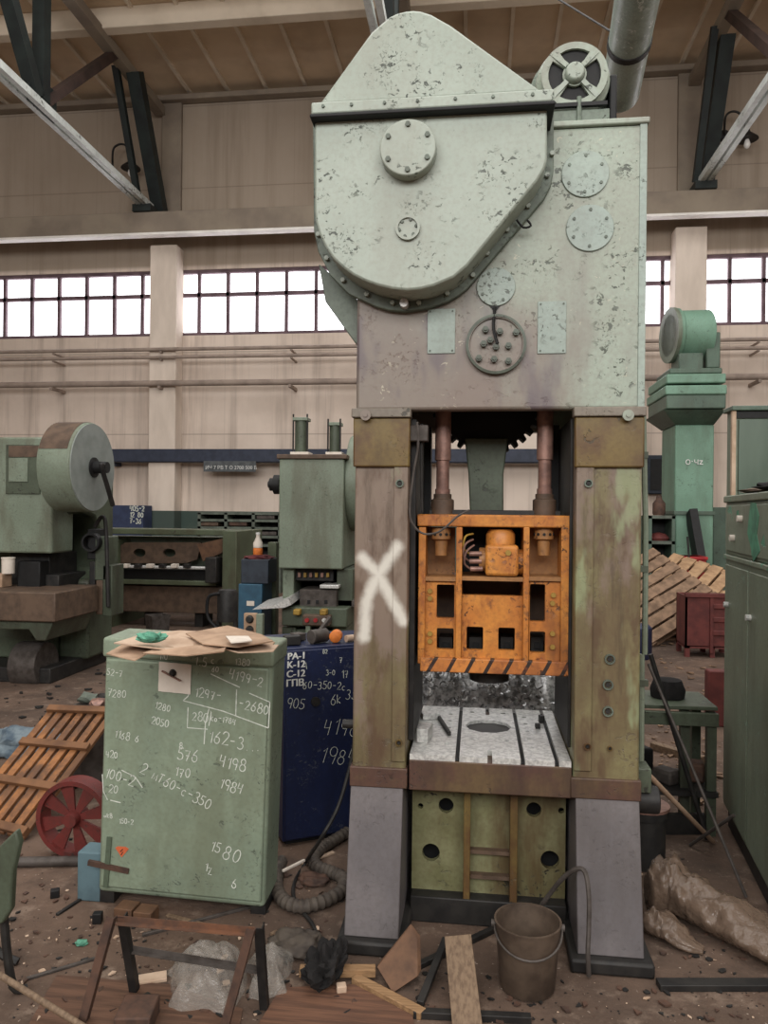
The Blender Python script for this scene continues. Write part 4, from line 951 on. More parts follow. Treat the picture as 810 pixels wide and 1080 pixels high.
# ============================================================ MIDDLE PRESS
t = thing('crank_press', 'sage-green press with two upright cylinders on top left of the tall press', 'press', (-1.0, 7.1, 0))
a0, b0, z0, z1 = rect(294, 362, 484, 600, 6.6)
MB().box(a0, b0, 6.6, 7.7, z0, z1).build('head_cover', m_press2, t, bevel=.012)
MB().box(a0-.02, b0+.03, 6.58, 7.75, z1, z1+.04).build('top_plate', m_brownmetal, t, bevel=.006)
for px, ya, yb, r in ((318, 441, 474, .062), (353.5, 446, 475, .054)):
    p = at(px, yb, 6.9); p2 = at(px, ya, 6.9); zb_ = z1+.04
    o = MB().cyl((p.x, 6.9, zb_), (p.x, 6.9, p2.z), r, n=24).build('cylinder', m_press2d, t, bevel=.004)
    MB().box(p.x-r*1.15, p.x+r*1.15, 6.9-r*1.15, 6.9+r*1.15, p2.z-.03, p2.z).build('end_cap', m_press2, o, bevel=.004)
    MB().box(p.x-r*1.4, p.x+r*1.4, 6.9-r*1.4, 6.9+r*1.4, zb_, zb_+.04).build('mounting_flange', m_paper, o, bevel=.004)
    for sx in (-1, 1): MB().cyl((p.x+sx*r*1.05, 6.84, zb_), (p.x+sx*r*1.05, 6.84, p2.z+.03), .008, n=8).build('tie_rod', m_dark, o)
q = at(294, 511, 6.9); MB().lathe((q.x+.02, 6.9, q.z), (q.x-.1, 6.9, q.z), [(.09, 0), (.09, .5), (.06, .52), (.06, .85), (.03, .87), (.03, 1)], 20).build('shaft_end', m_black, t)
q = at(370, 510, 7.1); MB().lathe((b0, 7.1, q.z), (b0+.22, 7.1, q.z), [(.45, 0), (.45, .9), (.42, 1)], 48).build('flywheel', m_press2, t, bevel=.006)
def mb_(nm, x0, x1, ya, yb, Y, dep, mt, bv=.008, par=t):
    a, b, z0, z1 = rect(x0, x1, ya, yb, Y); return MB().box(a, b, Y, Y+dep, z0, z1).build(nm, mt, par, bevel=bv)
mb_('upright', 298, 310, 600, 640, 6.7, .9, m_press2); mb_('upright', 355, 372, 600, 640, 6.7, .9, m_press2d)
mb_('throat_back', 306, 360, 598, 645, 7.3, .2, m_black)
o = mb_('ram', 311, 352, 600, 613, 6.75, .4, m_dark)
for k in range(6): mb_('clamp_screw', 314+k*6, 317+k*6, 604, 609, 6.72, .05, m_yellow if k % 2 else m_brownsteel, .003, o)
mb_('die_set', 316, 355, 622, 641, 6.62, .5, m_irongrey, .005)
for k in range(3): mb_('die_slot', 324+k*9, 327+k*9, 633, 637, 6.612, .03, m_black, .001)
mb_('die_top', 337, 357, 617, 621, 6.6, .3, m_steel)
mb_('table', 297, 366, 641, 661, 6.5, 1.2, m_press2d, .012)
mb_('tray', 350, 378, 633, 640, 6.7, .5, m_irongrey, .003)
for x0, x1 in ((297, 312), (350, 366)):
    a, b, z0, z1 = rect(x0, x1, 661, 716, 6.6); MB().box(a, b, 6.6, 7.5, 0, z1).build('leg', m_press2d, t, bevel=.01)
mb_('bed_brace', 308, 352, 664, 672, 6.62, .2, m_press2d)
pn = mb_('control_panel', 319, 348, 649, 660, 6.42, .09, m_brownmetal)
for k in range(3): 
    q = at(324+k*9, 654, 6.42); MB().cyl((q.x, 6.425, q.z), (q.x, 6.40, q.z), .018, n=14).build('push_button', m_redbox if k < 2 else m_steel, pn)
mb_('stem', 322, 327, 660, 676, 6.45, .06, m_press2)
for x0 in (309, 337): mb_('button_box', x0, x0+7, 643, 649, 6.42, .1, m_yellow, .008)
q0 = at(298, 640, 6.5); q1 = at(306, 633, 6.5)
m = MB(); m.poly([at(266, 643, 6.4), at(292, 637, 6.4), at(304, 631, 6.4), at(307, 638, 6.4), at(300, 641, 6.4)], (0, .5, .03)); m.build('sheet_metal_chute', m_steel, t)

# ============================================================ PRESS BRAKE in the middle distance
t = thing('press_brake', 'long dull-green press brake with brown apron behind the left press', 'press brake', (-3.6, 10, 0))
def pb(nm, x0, x1, ya, yb, Y, dep, mt, bv=.01, par=t):
    a, b, z0, z1 = rect(x0, x1, ya, yb, Y); return MB().box(a, b, Y, Y+dep, z0, z1).build(nm, mt, par, bevel=bv)
pb('top_rail', 96, 246, 558, 564, 9.9, .5, m_brake)
pb('back_beam', 96, 240, 566, 600, 10.3, .3, m_press2)
c0 = rect(124, 224, 573, 592, 10.0); hl = []
p1 = [at(x, y, 10.0) for x, y in ((124, 594), (126, 576), (132, 572), (212, 572), (208, 590), (196, 594))]
hs = []
for px in (147, 178.5, 205):
    q = at(px, 583, 10.0); hs.append([(q.x+.09*math.cos(k*PI/9), q.z+.058*math.sin(k*PI/9)) for k in range(18)])
MB().plate([(p.x, p.z) for p in p1], hs[:2], (0, .05, 0), lambda p, q: Vector((p, 10.0, q))).build('holed_apron', m_brownmetal, t)
st = MB()
sp = [at(x, y, 9.85) for x, y in ((208, 574), (243, 566), (241, 580), (214, 592))]
st.poly(sp, (0, .08, 0)); st.build('striped_guard', m_redwood, t)
pb('ram_edge', 110, 226, 597, 600, 9.8, .1, m_steel); pb('ram', 112, 228, 601, 612, 9.9, .4, m_black); pb('ram_bar', 112, 228, 612, 617, 9.8, .5, m_brake)
pb('bed_front', 112, 236, 618, 646, 9.9, .5, m_brownmetal); 
pb('side_frame', 234, 249, 560, 672, 9.7, 1.2, m_brake); pb('side_frame', 100, 116, 570, 672, 9.7, 1.2, m_brake)
for x0, x1 in ((152, 160), (205, 214)): pb('bed_leg', x0, x1, 646, 664, 10, .4, m_dark)
pb('gauge_arm', 216, 228, 588, 615, 9.6, .25, m_dark)
for k in range(6): pb('stop_finger', 128+k*13, 134+k*13, 595, 599, 9.72, .1, m_paper if k % 2 == 0 else m_dark, .004)

# background: rack, blue cabinet
t = thing('bin_rack', 'grey-green rack of pigeonholes against the back wall behind the press brake', 'rack', (-4.2, 14.6, 0))
a, b, z0, z1 = rect(208, 296, 541, 572, 14.4)
for k, py in enumerate((541.5, 549, 557, 566, 575)):
    zz = at(250, py, 14.4).z; MB().box(a, b, 14.4, 14.9, zz-.025, zz+.025).build('shelf', m_shelf, t)
for px in (210, 238, 267, 295):
    x = at(px, 550, 14.4).x; MB().box(x-.03, x+.03, 14.4, 14.9, 0, z1).build('upright', m_shelf, t)
MB().box(a, b, 14.88, 14.92, 0.2, z1).build('back_sheet', m_dark, t)
rndm = random.Random(3)
for i, (px, py) in enumerate(((222, 556), (252, 556), (281, 549), (283, 566))):
    p = at(px, py, 14.5); solo('part_bin', MB().box(p.x-.18, p.x+.18, 14.42, 14.75, p.z+.027, p.z+.10), (m_brownmetal, m_rust, m_irongrey, m_irongrey)[i], ('brown bin of parts in the left compartment of the grey-green rack', 'rusty bin of parts in the middle compartment of the grey-green rack', 'grey bin on the upper right compartment of the grey-green rack', 'grey bin on the lower right compartment of the grey-green rack')[i], 'bin', 'bins in the rack', bevel=.01)
t = thing('blue_wall_cabinet', 'small blue cabinet with white scrawl by the dado behind the left press', 'cabinet', (-7.3, 15, 0))
a, b, z0, z1 = rect(120, 153, 533, 556, 15.2)
MB().box(a, b, 15.1, 15.55, 0, z1).build('body', plain('mid_blue_paint', (54, 64, 92), (46, 54, 78), 5), t, bevel=.01)
m = MB(); q = at(137, 545, 15.1)
for k, tx_ in enumerate(('405-2', '12 80', '7-36')): chalk(m, tx_, (q.x, 15.09, q.z+.12-.13*k), X_, Z_, N_, .10, 0, .02)
m.build('white_writing', m_chalk, t, fixn=False)

# bits standing between press brake and green cabinet
p = gnd(166, 676); 
t = thing('steel_bin', 'grey steel waste bin standing on the floor before the press brake', 'bin', p)
MB().lathe(p, p+Vector((0, 0, .32)), [(.13, 0), (.165, 1), (.15, 1), (.118, .05)], 4).build('bin_body', m_irongrey, t); 
a, b, z0, z1 = rect(252, 284, 598, 672, 6.9)
t = thing('teal_cabinet', 'slim teal-blue cabinet standing left of the middle press', 'cabinet', ((a+b)/2, 7, 0))
a, b, z0, z1 = rect(251, 276, 616, 700, 6.9); MB().box(a, b, 6.9, 7.25, 0, z1).build('body', m_tealcab, t, bevel=.008)
a2, b2, z2, z3 = rect(260, 268, 634, 639, 6.89); MB().box(a2, b2, 6.893, 6.905, z2, z3).build('label_plate', m_paper, t)
ztc = z1
a, b, z0, z1 = rect(254, 283, 590, 617, 6.92)
t = thing('charcoal_tool_box', 'charcoal box heaped with dark red rags on top of the teal cabinet', 'box', ((a+b)/2, 7, ztc+.002))
MB().box(a, b, 6.92, 7.22, ztc+.002, z1).build('body', m_navybox, t, bevel=.008)
ztb = z1
m = MB(); bmesh.ops.create_icosphere(m.bm, subdivisions=3, radius=1); c = Vector(((a+b)/2, 7.05, ztb))
for v in m.bm.verts:
    d = v.co.copy(); k = 1+.4*noise.noise(d*2)
    v.co = c+Vector((d.x*.14*k, d.y*.11*k, max(0.002, d.z*.035*k+.005)))
solo('dark_red_rag', m, plain('dark_red_rag', (92, 42, 44), (70, 34, 36), 12, .95), 'dark red rags heaped on the charcoal box', 'rag')
p = at(272, 585, 7.05); zz = ztb+.04
t = thing('plastic_bottle', 'clear plastic bottle with orange drink standing on the dark red rags', 'bottle', (p.x, 7.05, zz))
MB().lathe((p.x, 7.05, zz-.01), (p.x, 7.05, zz+.15), [(.04, 0), (.046, .05), (.046, .4), (.043, .45)], 18).build('drink', m_orangecap, t)
MB().lathe((p.x, 7.05, zz+.065), (p.x, 7.05, zz+.19), [(.045, 0), (.046, .35), (.018, .8), (.018, 1)], 18).build('bottle_top', m_paper, t)
MB().cyl((p.x, 7.05, zz+.19), (p.x, 7.05, zz+.21), .022, n=14).build('cap', m_white, t)
a, b, z0, z1 = rect(282, 294, 572, 672, 7.3)
solo('green_post', MB().box(a, b-.03, 7.3, 7.42, 0, z1), m_brake, 'dull green square post between teal cabinet and middle press', 'post', bevel=.006, loc=((a+b)/2, 7.36, 0))
a, b, z0, z1 = rect(257, 270, 647, 672, 6.2)
t = thing('button_pedestal', 'pale green pedestal with a two-knob control plate behind the green cabinet', 'control post', (b, 6.25, 0))
MB().box(a, b, 6.2, 6.25, z0-.02, z1).build('control_plate', m_card, t, bevel=.004)
for py in (653, 664):
    q = at(263.5, py, 6.2); MB().lathe((q.x, 6.21, q.z), (q.x, 6.17, q.z), [(.034, 0), (.034, .5), (.022, 1)], 18).build('knob', m_dark, t)
a, b, z0, z1 = rect(270, 276.5, 648, 680, 6.2); MB().box(a, b, 6.2, 6.27, 0, z1).build('post', m_press2, t, bevel=.004)
p = at(240, 640, 8.6); 
t = thing('pump_motor', 'dark upright pump motor on a stand beside the press brake', 'motor', (p.x, 8.6, 0))
MB().lathe((p.x, 8.6, at(240, 655, 8.6).z), (p.x, 8.6, at(240, 622, 8.6).z), [(.12, 0), (.12, .9), (.1, 1)], 22).build('motor_body', m_dark, t)
for sx in (-.1, .1):
    MB().box(p.x+sx-.015, p.x+sx+.015, 8.55, 8.65, 0, at(240, 654, 8.6).z).build('leg', m_dark, t)
MB().tube([at(232, 626, 8.5), at(220, 630, 8.5), at(219, 650, 8.5), at(228, 662, 8.5)], .02, 8, 5).build('hose', m_black, t)

# ============================================================ RIGHT BACKGROUND
t = thing('filter_tower', 'tall green extraction tower with a blower on top at the right', 'extractor', (4.0, 13, 0))
def tb(nm, x0, x1, ya, yb, Y, dep, mt, bv=.02, par=t):
    a, b, z0, z1 = rect(x0, x1, ya, yb, Y); return MB().box(a, b, Y, Y+dep, max(0, z0), z1).build(nm, mt, par, bevel=bv)
tb('shaft', 712, 753, 448, 541, 12.6, .9, m_tower); tb('shaft_base', 712, 752, 541, 640, 12.6, .9, m_tower)
tb('seam_band', 711, 754, 539, 543, 12.57, .95, m_towerdk, .005)
a, b, z0, z1 = rect(700, 766, 404, 432, 12.3); c0, d0, e0, f0 = rect(712, 753, 448, 450, 12.6)
tb('hood', 703, 766, 394, 404, 12.3, 1.3, m_tower); tb('hood_band', 702, 767, 406, 416, 12.28, 1.34, m_tower); tb('hood_lower', 703, 766, 416, 431, 12.3, 1.3, m_towerdk)
MB().hexa([(c0, 12.6, f0), (d0, 12.6, f0), (d0, 13.5, f0), (c0, 13.5, f0), (a, 12.3, z0), (b, 12.3, z0), (b, 13.6, z0), (a, 13.6, z0)]).build('taper', m_towerdk, t)
tb('blower_frame', 706, 762, 388, 394, 12.5, .9, m_towerdk)
q = at(722, 352, 12.7)
bl = MB().lathe((q.x-.14, 12.95, q.z+.03), (q.x+.42, 13.02, q.z+.03), [(.44, 0), (.44, .12), (.40, .14), (.42, 1)], 36).build('blower_housing', m_tower, t, bevel=.01)
MB().lathe((q.x-.19, 12.944, q.z+.03), (q.x-.13, 12.951, q.z+.03), [(.45, 0), (.45, 1), (.34, 1), (.34, 0)], 36).build('inlet_ring', m_press2, bl)
MB().cyl((q.x-.17, 12.946, q.z+.03), (q.x-.14, 12.95, q.z+.03), .34, n=30).build('inlet_hole', m_dark, bl)
tb('fan_motor', 745, 760, 350, 388, 12.7, .4, m_towerdk); tb('motor_bracket', 716, 742, 372, 390, 12.6, .5, m_towerdk)
m = MB(); q = at(725, 490, 12.6); m.text('о·чz', (q.x-.04, 12.585, q.z), X_, Z_, .15, .002); m.build('painted_mark', m_white, t, fixn=False)
a, b, z0, z1 = rect(683, 704, 480, 521, 13.9)
t = thing('wall_panel', 'black panel on the back wall left of the green tower', 'panel', ((a+b)/2, 15.9, z0))
a, b, z0, z1 = rect(683, 704, 480, 521, 15.8); MB().box(a, b, 15.8, 15.99, z0, z1).build('board', m_navybox, t, bevel=.02); MB().box(a+.05, b-.05, 15.78, 15.8, z0+.08, z1-.08).build('face', m_black, t)
# board leaning on the tower
p, q = at(745, 598, 12.1), at(729, 540, 12.52)
p = Vector((p.x, 12.0, .02)); solo('leaning_board', MB().bar((at(749, 612, 11.9).x, 11.9, .03), q, .12, .3, (0, 1, 0)), m_black, 'black board leaning on the front of the green tower', 'board', loc=(p.x, 11.95, 0))
a, b, z0, z1 = rect(716, 745, 587, 603, 11.6)
t = thing('red_bin', 'bright red bin in front of the green tower', 'bin', ((a+b)/2, 11.7, 0)); MB().box(a, b, 11.6, 12.0, 0, z1).build('bin_body', m_redbox, t, bevel=.02); MB().box(a-.02, b+.02, 11.58, 12.02, z1-.05, z1).build('rim', m_redbox, t, bevel=.01)
q = at(727, 566, 11.5); solo('thin_rod', MB().cyl((q.x+.06, 11.45, 0), (q.x-.02, 11.52, q.z), .015, n=8), m_dark, 'thin dark rod standing before the bright red bin', 'rod', loc=(q.x, 11.5, 0))
a, b, z0, z1 = rect(684, 712, 544, 600, 12.5)
t = thing('dark_shelf_rack', 'dark open rack holding oddments left of the green tower', 'rack', ((a+b)/2, 12.7, 0))
for x in (a, b-.05): MB().box(x, x+.05, 12.5, 13.0, 0, z1).build('upright', m_towerdk, t)
for py in (545, 572, 598): zz = at(698, py, 12.5).z; MB().box(a, b, 12.5, 13, zz-.03, zz+.02).build('shelf', m_shelf, t)
MB().box(a, b, 12.97, 13, 0, z1).build('back_sheet', m_black, t)
zz = at(698, 572, 12.5).z+.022
solo('red_rag_bundle', MB().lathe((a+.2, 12.72, zz), (a+.2, 12.72, zz+.13), [(.16, 0), (.18, .3), (.12, .8), (.03, 1)], 12), m_crate, 'dull red bundle on the middle shelf of the dark rack', 'bundle')
zz = at(698, 545, 12.5).z+.022
solo('rusty_canister', MB().lathe((a+.2, 12.7, zz), (a+.2, 12.7, zz+.32), [(.09, 0), (.1, .1), (.1, .6), (.05, .8), (.04, 1)], 16), m_rust, 'rusty canister on top of the dark rack', 'canister')
a, b, z0, z1 = rect(752, 768, 535, 612, 13.8)
MB_ = MB().box(a, b+.6, 13.8, 14.3, 0, z1); solo('dark_green_locker', MB_, m_towerdk, 'dark green locker behind the glazed cabinet at the right', 'locker', bevel=.02, loc=(a+.3, 14, 0))

def pallet(name, W_, L_, label, mat, loc, rot, grp='weathered pallets', n=7):
    t = thing(name, label, 'pallet', (0, 0, 0), grp)
    for k in range(n):
        y = -L_/2+(k+.5)*L_/n; MB().box(-W_/2, W_/2, y-L_/n*.40, y+L_/n*.40, .10, .125).build('top_board', mat, t)
    for x in (-W_/2+.05, 0, W_/2-.05): MB().box(x-.05, x+.05, -L_/2, L_/2, .022, .10).build('bearer', mat, t)
    for y in (-L_/2+.06, 0, L_/2-.06): MB().box(-W_/2, W_/2, y-.05, y+.05, 0, .022).build('bottom_board', mat, t)
    t.location = loc; t.rotation_euler = rot; return t
def prot(yaw, tilt, spin): return (Matrix.Rotation(R_(yaw), 3, 'Z') @ Matrix.Rotation(R_(tilt), 3, 'X') @ Matrix.Rotation(R_(spin), 3, 'Z')).to_euler()
p = at(686, 632, 10.2); pallet('pallet', 1.3, 1.2, 'grey-brown pallet tipped up right behind the tall press', m_pallet, p, prot(0, 40, 38))
pallet('pallet', 1.2, 1.2, 'dark pallet lying flat at the bottom of the heap by the oxblood crate', m_pallet, (2.75, 10.7, .0), (0, 0, R_(14)))
pallet('pallet', 1.2, 1.2, 'weathered pallet second from the floor in the heap behind the oxblood crate', m_pallet, (2.8, 10.75, .127), (0, 0, R_(5)))
p = at(742, 622, 10.6); pallet('pallet', 1.2, 1.3, 'pale wood pallet sloping up behind the oxblood crate', m_pallet2, (p.x, 10.75, .56), prot(0, 26, 55))
# oxblood crate
a, b, z0, z1 = rect(723, 775, 629, 681, 8.9)
t = thing('steel_crate', 'oxblood steel crate on legs behind the dark green cabinet', 'crate', ((a+b)/2, 9.2, 0))
H_ = z1
for nm, args in (('side_wall', (a, a+.02, 8.9, 9.3, .12, H_)), ('side_wall', (b, b+.02, 8.9, 9.3, .12, H_)), ('front_wall', (a, b, 8.9, 8.92, .12, H_)), ('back_wall', (a, b, 9.28, 9.3, .12, H_)), ('crate_floor', (a, b, 8.9, 9.3, .1, .13))):
    MB().box(*args).build(nm, m_crate, t)
for zz in (.25, .40, .55): MB().box(a+.28, b, 8.88, 8.9, zz, zz+.06).build('rib', m_crate, t, bevel=.01)
MB().box(a+.26, a+.30, 8.88, 8.9, .05, H_).build('rib', m_crate, t, bevel=.005)
MB().box(a-.01, b+.03, 8.87, 8.92, H_-.01, H_+.03).build('rim', m_crate, t)
for x in (a, a+.27, b-.05):
    for y in (8.9, 9.25): MB().box(x, x+.05, y, y+.05, 0, .12).build('leg', m_crate, t)
a, b, z0, z1 = rect(747, 775, 708, 722, 6.0)
solo('red_brown_box', MB().box(a, b, 6.0, 6.1, 0, z1), m_crate, 'low red-brown box on the floor between bench and green cabinet', 'box', bevel=.01, loc=((a+b)/2, 6.15, 0))
p = gnd(690, 700); solo('blue_can', MB().lathe((p.x-.1, p.y+.3, 0), (p.x-.1, p.y+.3, .38), [(.13, 0), (.14, .1), (.14, .9), (.1, 1)], 18), m_blue, 'dark blue can on the floor by the right edge of the tall press', 'can')

# ============================================================ BENCH between press and right cabinet
t = thing('work_bench', 'low green steel bench with lower shelf at the right of the tall press', 'bench', (1.0, 4.2, 0))
p = gnd(700, 735, .64)
MB().box(.70, 1.20, 3.95, 4.28, .625, .645).build('bench_top', m_press2d, t, bevel=.004)
MB().box(.70, 1.20, 3.93, 3.96, .55, .615).build('front_rail', m_press2d, t, bevel=.003)
for x, y in ((.72, 3.97), (1.17, 3.97), (1.05, 4.0), (.72, 4.24), (1.17, 4.24)): MB().box(x-.02, x+.025, y-.02, y+.02, 0, .615).build('leg', m_press2d, t)
MB().box(.70, 1.20, 3.93, 4.28, .20, .225).build('lower_shelf', m_dark, t)
p = Vector((1.0, 4.13, .647)); solo('dark_lump', MB().lathe(p, p+Vector((0, 0, .1)), [(.085, 0), (.09, .4), (.07, .9), (.02, 1)], 14), m_rag, 'round dark green casting on top of the low bench', 'casting')
p = Vector((.84, 4.2, .647)); solo('bench_vise_jaw', MB().obox(p+Vector((0, 0, .03)), (.10, .07, .06), (0, 0, .5)), m_dark, 'dark iron offcut at the left of the bench top', 'offcut', bevel=.01)
for k, (x, y, sz, mt, lb) in enumerate(((.80, 4.1, (.12, .1, .12), m_dark, 'dark housing at the left of the bench lower shelf'), (.98, 4.05, (.1, .12, .07), m_irongrey, 'grey iron fitting in the middle of the bench lower shelf'), (1.13, 4.1, (.1, .1, .10), m_rust, 'rusty casting at the right of the bench lower shelf'), (.86, 4.2, (.16, .1, .14), m_black, 'black motor block at the back of the bench lower shelf'))):
    solo('iron_casting', MB().obox((x, y, .226+sz[2]/2), sz, (0, 0, k*.7)), mt, lb, 'casting', 'castings on the bench shelf', bevel=.015)
t = thing('flanged_pot', 'round dark flanged pot beneath the low bench next to the press', 'pot', (.78, 3.7, 0))
q = at(683, 845, 3.55); MB().lathe((q.x, 3.6, 0), (q.x, 3.6, .30), [(.09, 0), (.09, .75), (.105, .76), (.105, .88), (.07, .9), (.05, 1)], 24).build('pot_body', m_dark, t)
MB().lathe((q.x, 3.6, .262), (q.x, 3.6, .275), [(.108, 0), (.108, 1)], 24).build('bright_flange', m_brownsteel, t)
p, q2 = gnd(690, 905), gnd(765, 893)
solo('dark_kerb_board', MB().bar(gnd(672, 893)+Vector((0, .15, .05)), gnd(756, 893)+Vector((0, .15, .05)), .03, .10), m_dark, 'dark board on edge across the floor under the low bench', 'board', loc=gnd(715, 893)+Vector((0, .15, 0)))

# rods leaning
def rod(px0, Y0, px1, Y1, r, mt, label, grp='rods leaning beside the press', nm='leaning_rod'):
    a, b = at(*px0, Y0), (gnd(*px1) if Y1 is None else at(*px1, Y1)); m = MB().cyl(b+Vector((0, 0, r)), a, r, n=10); return solo(nm, m, mt, label, 'rod', grp, loc=b)
rod((684, 700), 3.6, (787, 948), None, .007, m_irongrey, 'long thin grey rod leaning from press to floor by the dusty plastic')
rod((686, 690), 3.9, (746, 888), None, .012, m_dark, 'dark rusty bar leaning steeply beside the tall press')
rod((679, 812), 3.05, (752, 890), None, .011, m_card, 'short tan stick leaning from the press foot towards the bench')
rod((774, 860), 3.55, (728, 893), None, .008, m_irongrey, 'short rod leaning against the dark green cabinet at its foot')
solo('floor_batten', MB().bar(gnd(688, 790)+Vector((0, 0, .025)), gnd(742, 806)+Vector((0, 0, .025)), .06, .05), m_wood2, 'grey-brown batten lying on the floor behind the low bench', 'batten', bevel=.004, loc=gnd(715, 798))

# ============================================================ RIGHT GREEN CABINET
t = thing('machine_cabinet', 'dark green machine cabinet with peeling teal paint cut off at the right edge', 'cabinet', (0, 0, 0))
L, WD, HT = 1.15, .9, 1.70
MB().box(0, WD, -L, 0, .10, 1.40).build('lower_body', m_rcab, t, bevel=.012)
MB().box(.02, WD, -L, -.02, 0, .10).build('plinth', m_dark, t)
MB().box(-.01, WD, -L-.01, .01, 1.375, 1.40).build('ledge', m_rcab2, t, bevel=.005)
MB().box(0, WD, -L, 0, 1.40, 1.665).build('upper_body', m_rcab2, t, bevel=.008)
MB().box(-.012, WD, -L-.01, .012, 1.665, 1.70).build('top_ledge', m_rcab2, t, bevel=.006)
d1 = MB().box(-.008, .0, -.55, -.03, .13, 1.35).build('door', m_rcab, t, bevel=.004); d2 = MB().box(-.008, .0, -1.12, -.57, .13, 1.35).build('door', m_rcab, t, bevel=.004)
for d_, y in ((d1, -.12), (d2, -.62)):
    MB().cyl((-.008, y, 1.15), (-.03, y, 1.15), .014, n=14).build('knob', m_steel, d_)
dr_ = MB().box(-.008, 0, -1.1, -.03, 1.42, 1.65).build('drawer_front', m_rcab2, t, bevel=.004)
for y, z in ((-.42, 1.585), (-.25, 1.49)): MB().cyl((-.008, y, z), (-.03, y, z), .016, n=14).build('knob', m_paper, dr_)
for pl, y in (([(-.60, 1.66), (-.69, 1.655), (-.76, 1.60), (-.72, 1.52), (-.78, 1.45), (-.66, 1.40), (-.60, 1.47), (-.54, 1.52), (-.57, 1.60)], 0), ([(-.30, 1.62), (-.34, 1.625), (-.35, 1.60), (-.31, 1.595)], 0)):
    MB().poly([(-.0095, y_, z_) for y_, z_ in pl], (.003, 0, 0)).build('peeled_patch', plain('bare_teal_coat', (84, 150, 120), (64, 116, 94), 14, .5), t)
t.location = (1.285, 4.13, 0); t.rotation_euler = (0, 0, R_(-7))
RM = Matrix.Translation(t.location) @ Matrix.Rotation(R_(-7), 4, 'Z')
t = thing('tall_cupboard', 'tall dark green cupboard with pale edge standing behind the peeling machine cabinet', 'cupboard', (1.8, 4.5, 0))
MB().box(1.375, 2.35, 4.3, 4.42, 0, 2.17).build('body', m_rcab, t, bevel=.004)
MB().box(1.36, 1.38, 4.285, 4.31, 0, 2.17).build('edge_post', m_card2, t)
MB().box(1.355, 2.36, 4.27, 4.43, 2.165, 2.19).build('top_ledge', m_towerdk, t, bevel=.004); MB().box(1.38, 2.35, 4.29, 4.305, 2.125, 2.165).build('dark_header', m_black, t)
MB().box(1.395, 2.33, 4.288, 4.302, 1.3, 2.12).build('door_panel', plain('dull_green_panel', (92, 106, 94), (70, 84, 72), 3, .3, stretch=(1, 1, .25)), t, bevel=.004)
for k, (v, lb, mt, sz) in enumerate(((-.75, 'dark crumpled rag on the right of the peeling cabinet top', m_rag, (.12, .20, .035)), (-.40, 'brown flat rag at the far end of the peeling cabinet top', m_brownmetal, (.12, .22, .02)))):
    c = RM @ Vector((.12, v, 1.702)); m = MB(); bmesh.ops.create_icosphere(m.bm, subdivisions=3, radius=1)
    for vv in m.bm.verts:
        d = vv.co.copy(); q_ = 1+.4*noise.noise(d*2.2+Vector((k*7, 0, 0))); vv.co = c+Vector((d.x*sz[0]*q_, d.y*sz[1]*q_, (d.z*.5+.5)*sz[2]*q_*1.4))
    solo('oily_rag', m, mt, lb, 'rag', 'rags on the machine cabinet')

# ============================================================ FOREGROUND, left
# slatted rack lying on a slope
TL, TR, BL, BR = at(57, 748, 4.1), at(121, 750, 4.1), at(-42, 868, 3.45), at(22, 884, 3.40)
t = thing('slatted_rack', 'orange-brown slatted wooden rack sloping up behind the red wheel', 'rack', (TL+TR+BL+BR)/4*1.0)
nrm = (TR-TL).cross(BL-TL).normalized()
if nrm.z < 0: nrm = -nrm
for k in range(7):
    u = k/6; a = TL.lerp(TR, u); b = BL.lerp(BR, u); MB().bar(a, b, .039, .022, nrm).build('slat', m_slat if k not in (6,) else m_slatdk, t, bevel=.003)
for v in (.02, .34, .66, .97):
    a = TL.lerp(BL, v)+nrm*.022; b = TR.lerp(BR, v)+nrm*.022; d = (b-a).normalized()*.02
    MB().bar(a-d, b+d, .042, .024, nrm).build('cross_bar', m_slatdk, t, bevel=.003)
# crate of scrap that carries the rack's upper end
p = (TL+TR)/2
t = thing('scrap_box', 'grey steel box of scrap behind the top of the slatted rack', 'box', (p.x-.05, 4.35, 0))
zt_ = at(75, 742, 4.3).z
MB().box(p.x-.17, p.x+.20, 4.14, 4.5, 0, zt_).build('box_body', m_irongrey, t, bevel=.008)
for k, (dx, dy, lb, mt) in enumerate(((.10, .0, 'rusty red gear lying on the right of the grey scrap box', m_crate), (.0, .06, 'dark iron lump in the middle of the grey scrap box top', m_dark), (-.10, .02, 'grey-green iron lump at the left of the grey scrap box top', m_shelf), (.02, -.08, 'small pinkish scrap piece at the front of the grey scrap box top', m_brownsteel))):
    c = Vector((p.x+dx, 4.3+dy, zt_+.002)); m = MB(); bmesh.ops.create_icosphere(m.bm, subdivisions=2, radius=1)
    for v in m.bm.verts:
        d = v.co.copy(); q_ = 1+.5*noise.noise(d*2+Vector((k, 0, 0))); v.co = c+Vector((d.x*.06*q_, d.y*.05*q_, (d.z*.5+.5)*.055*q_))
    solo('scrap_piece', m, mt, lb, 'scrap', 'scrap on the grey box')
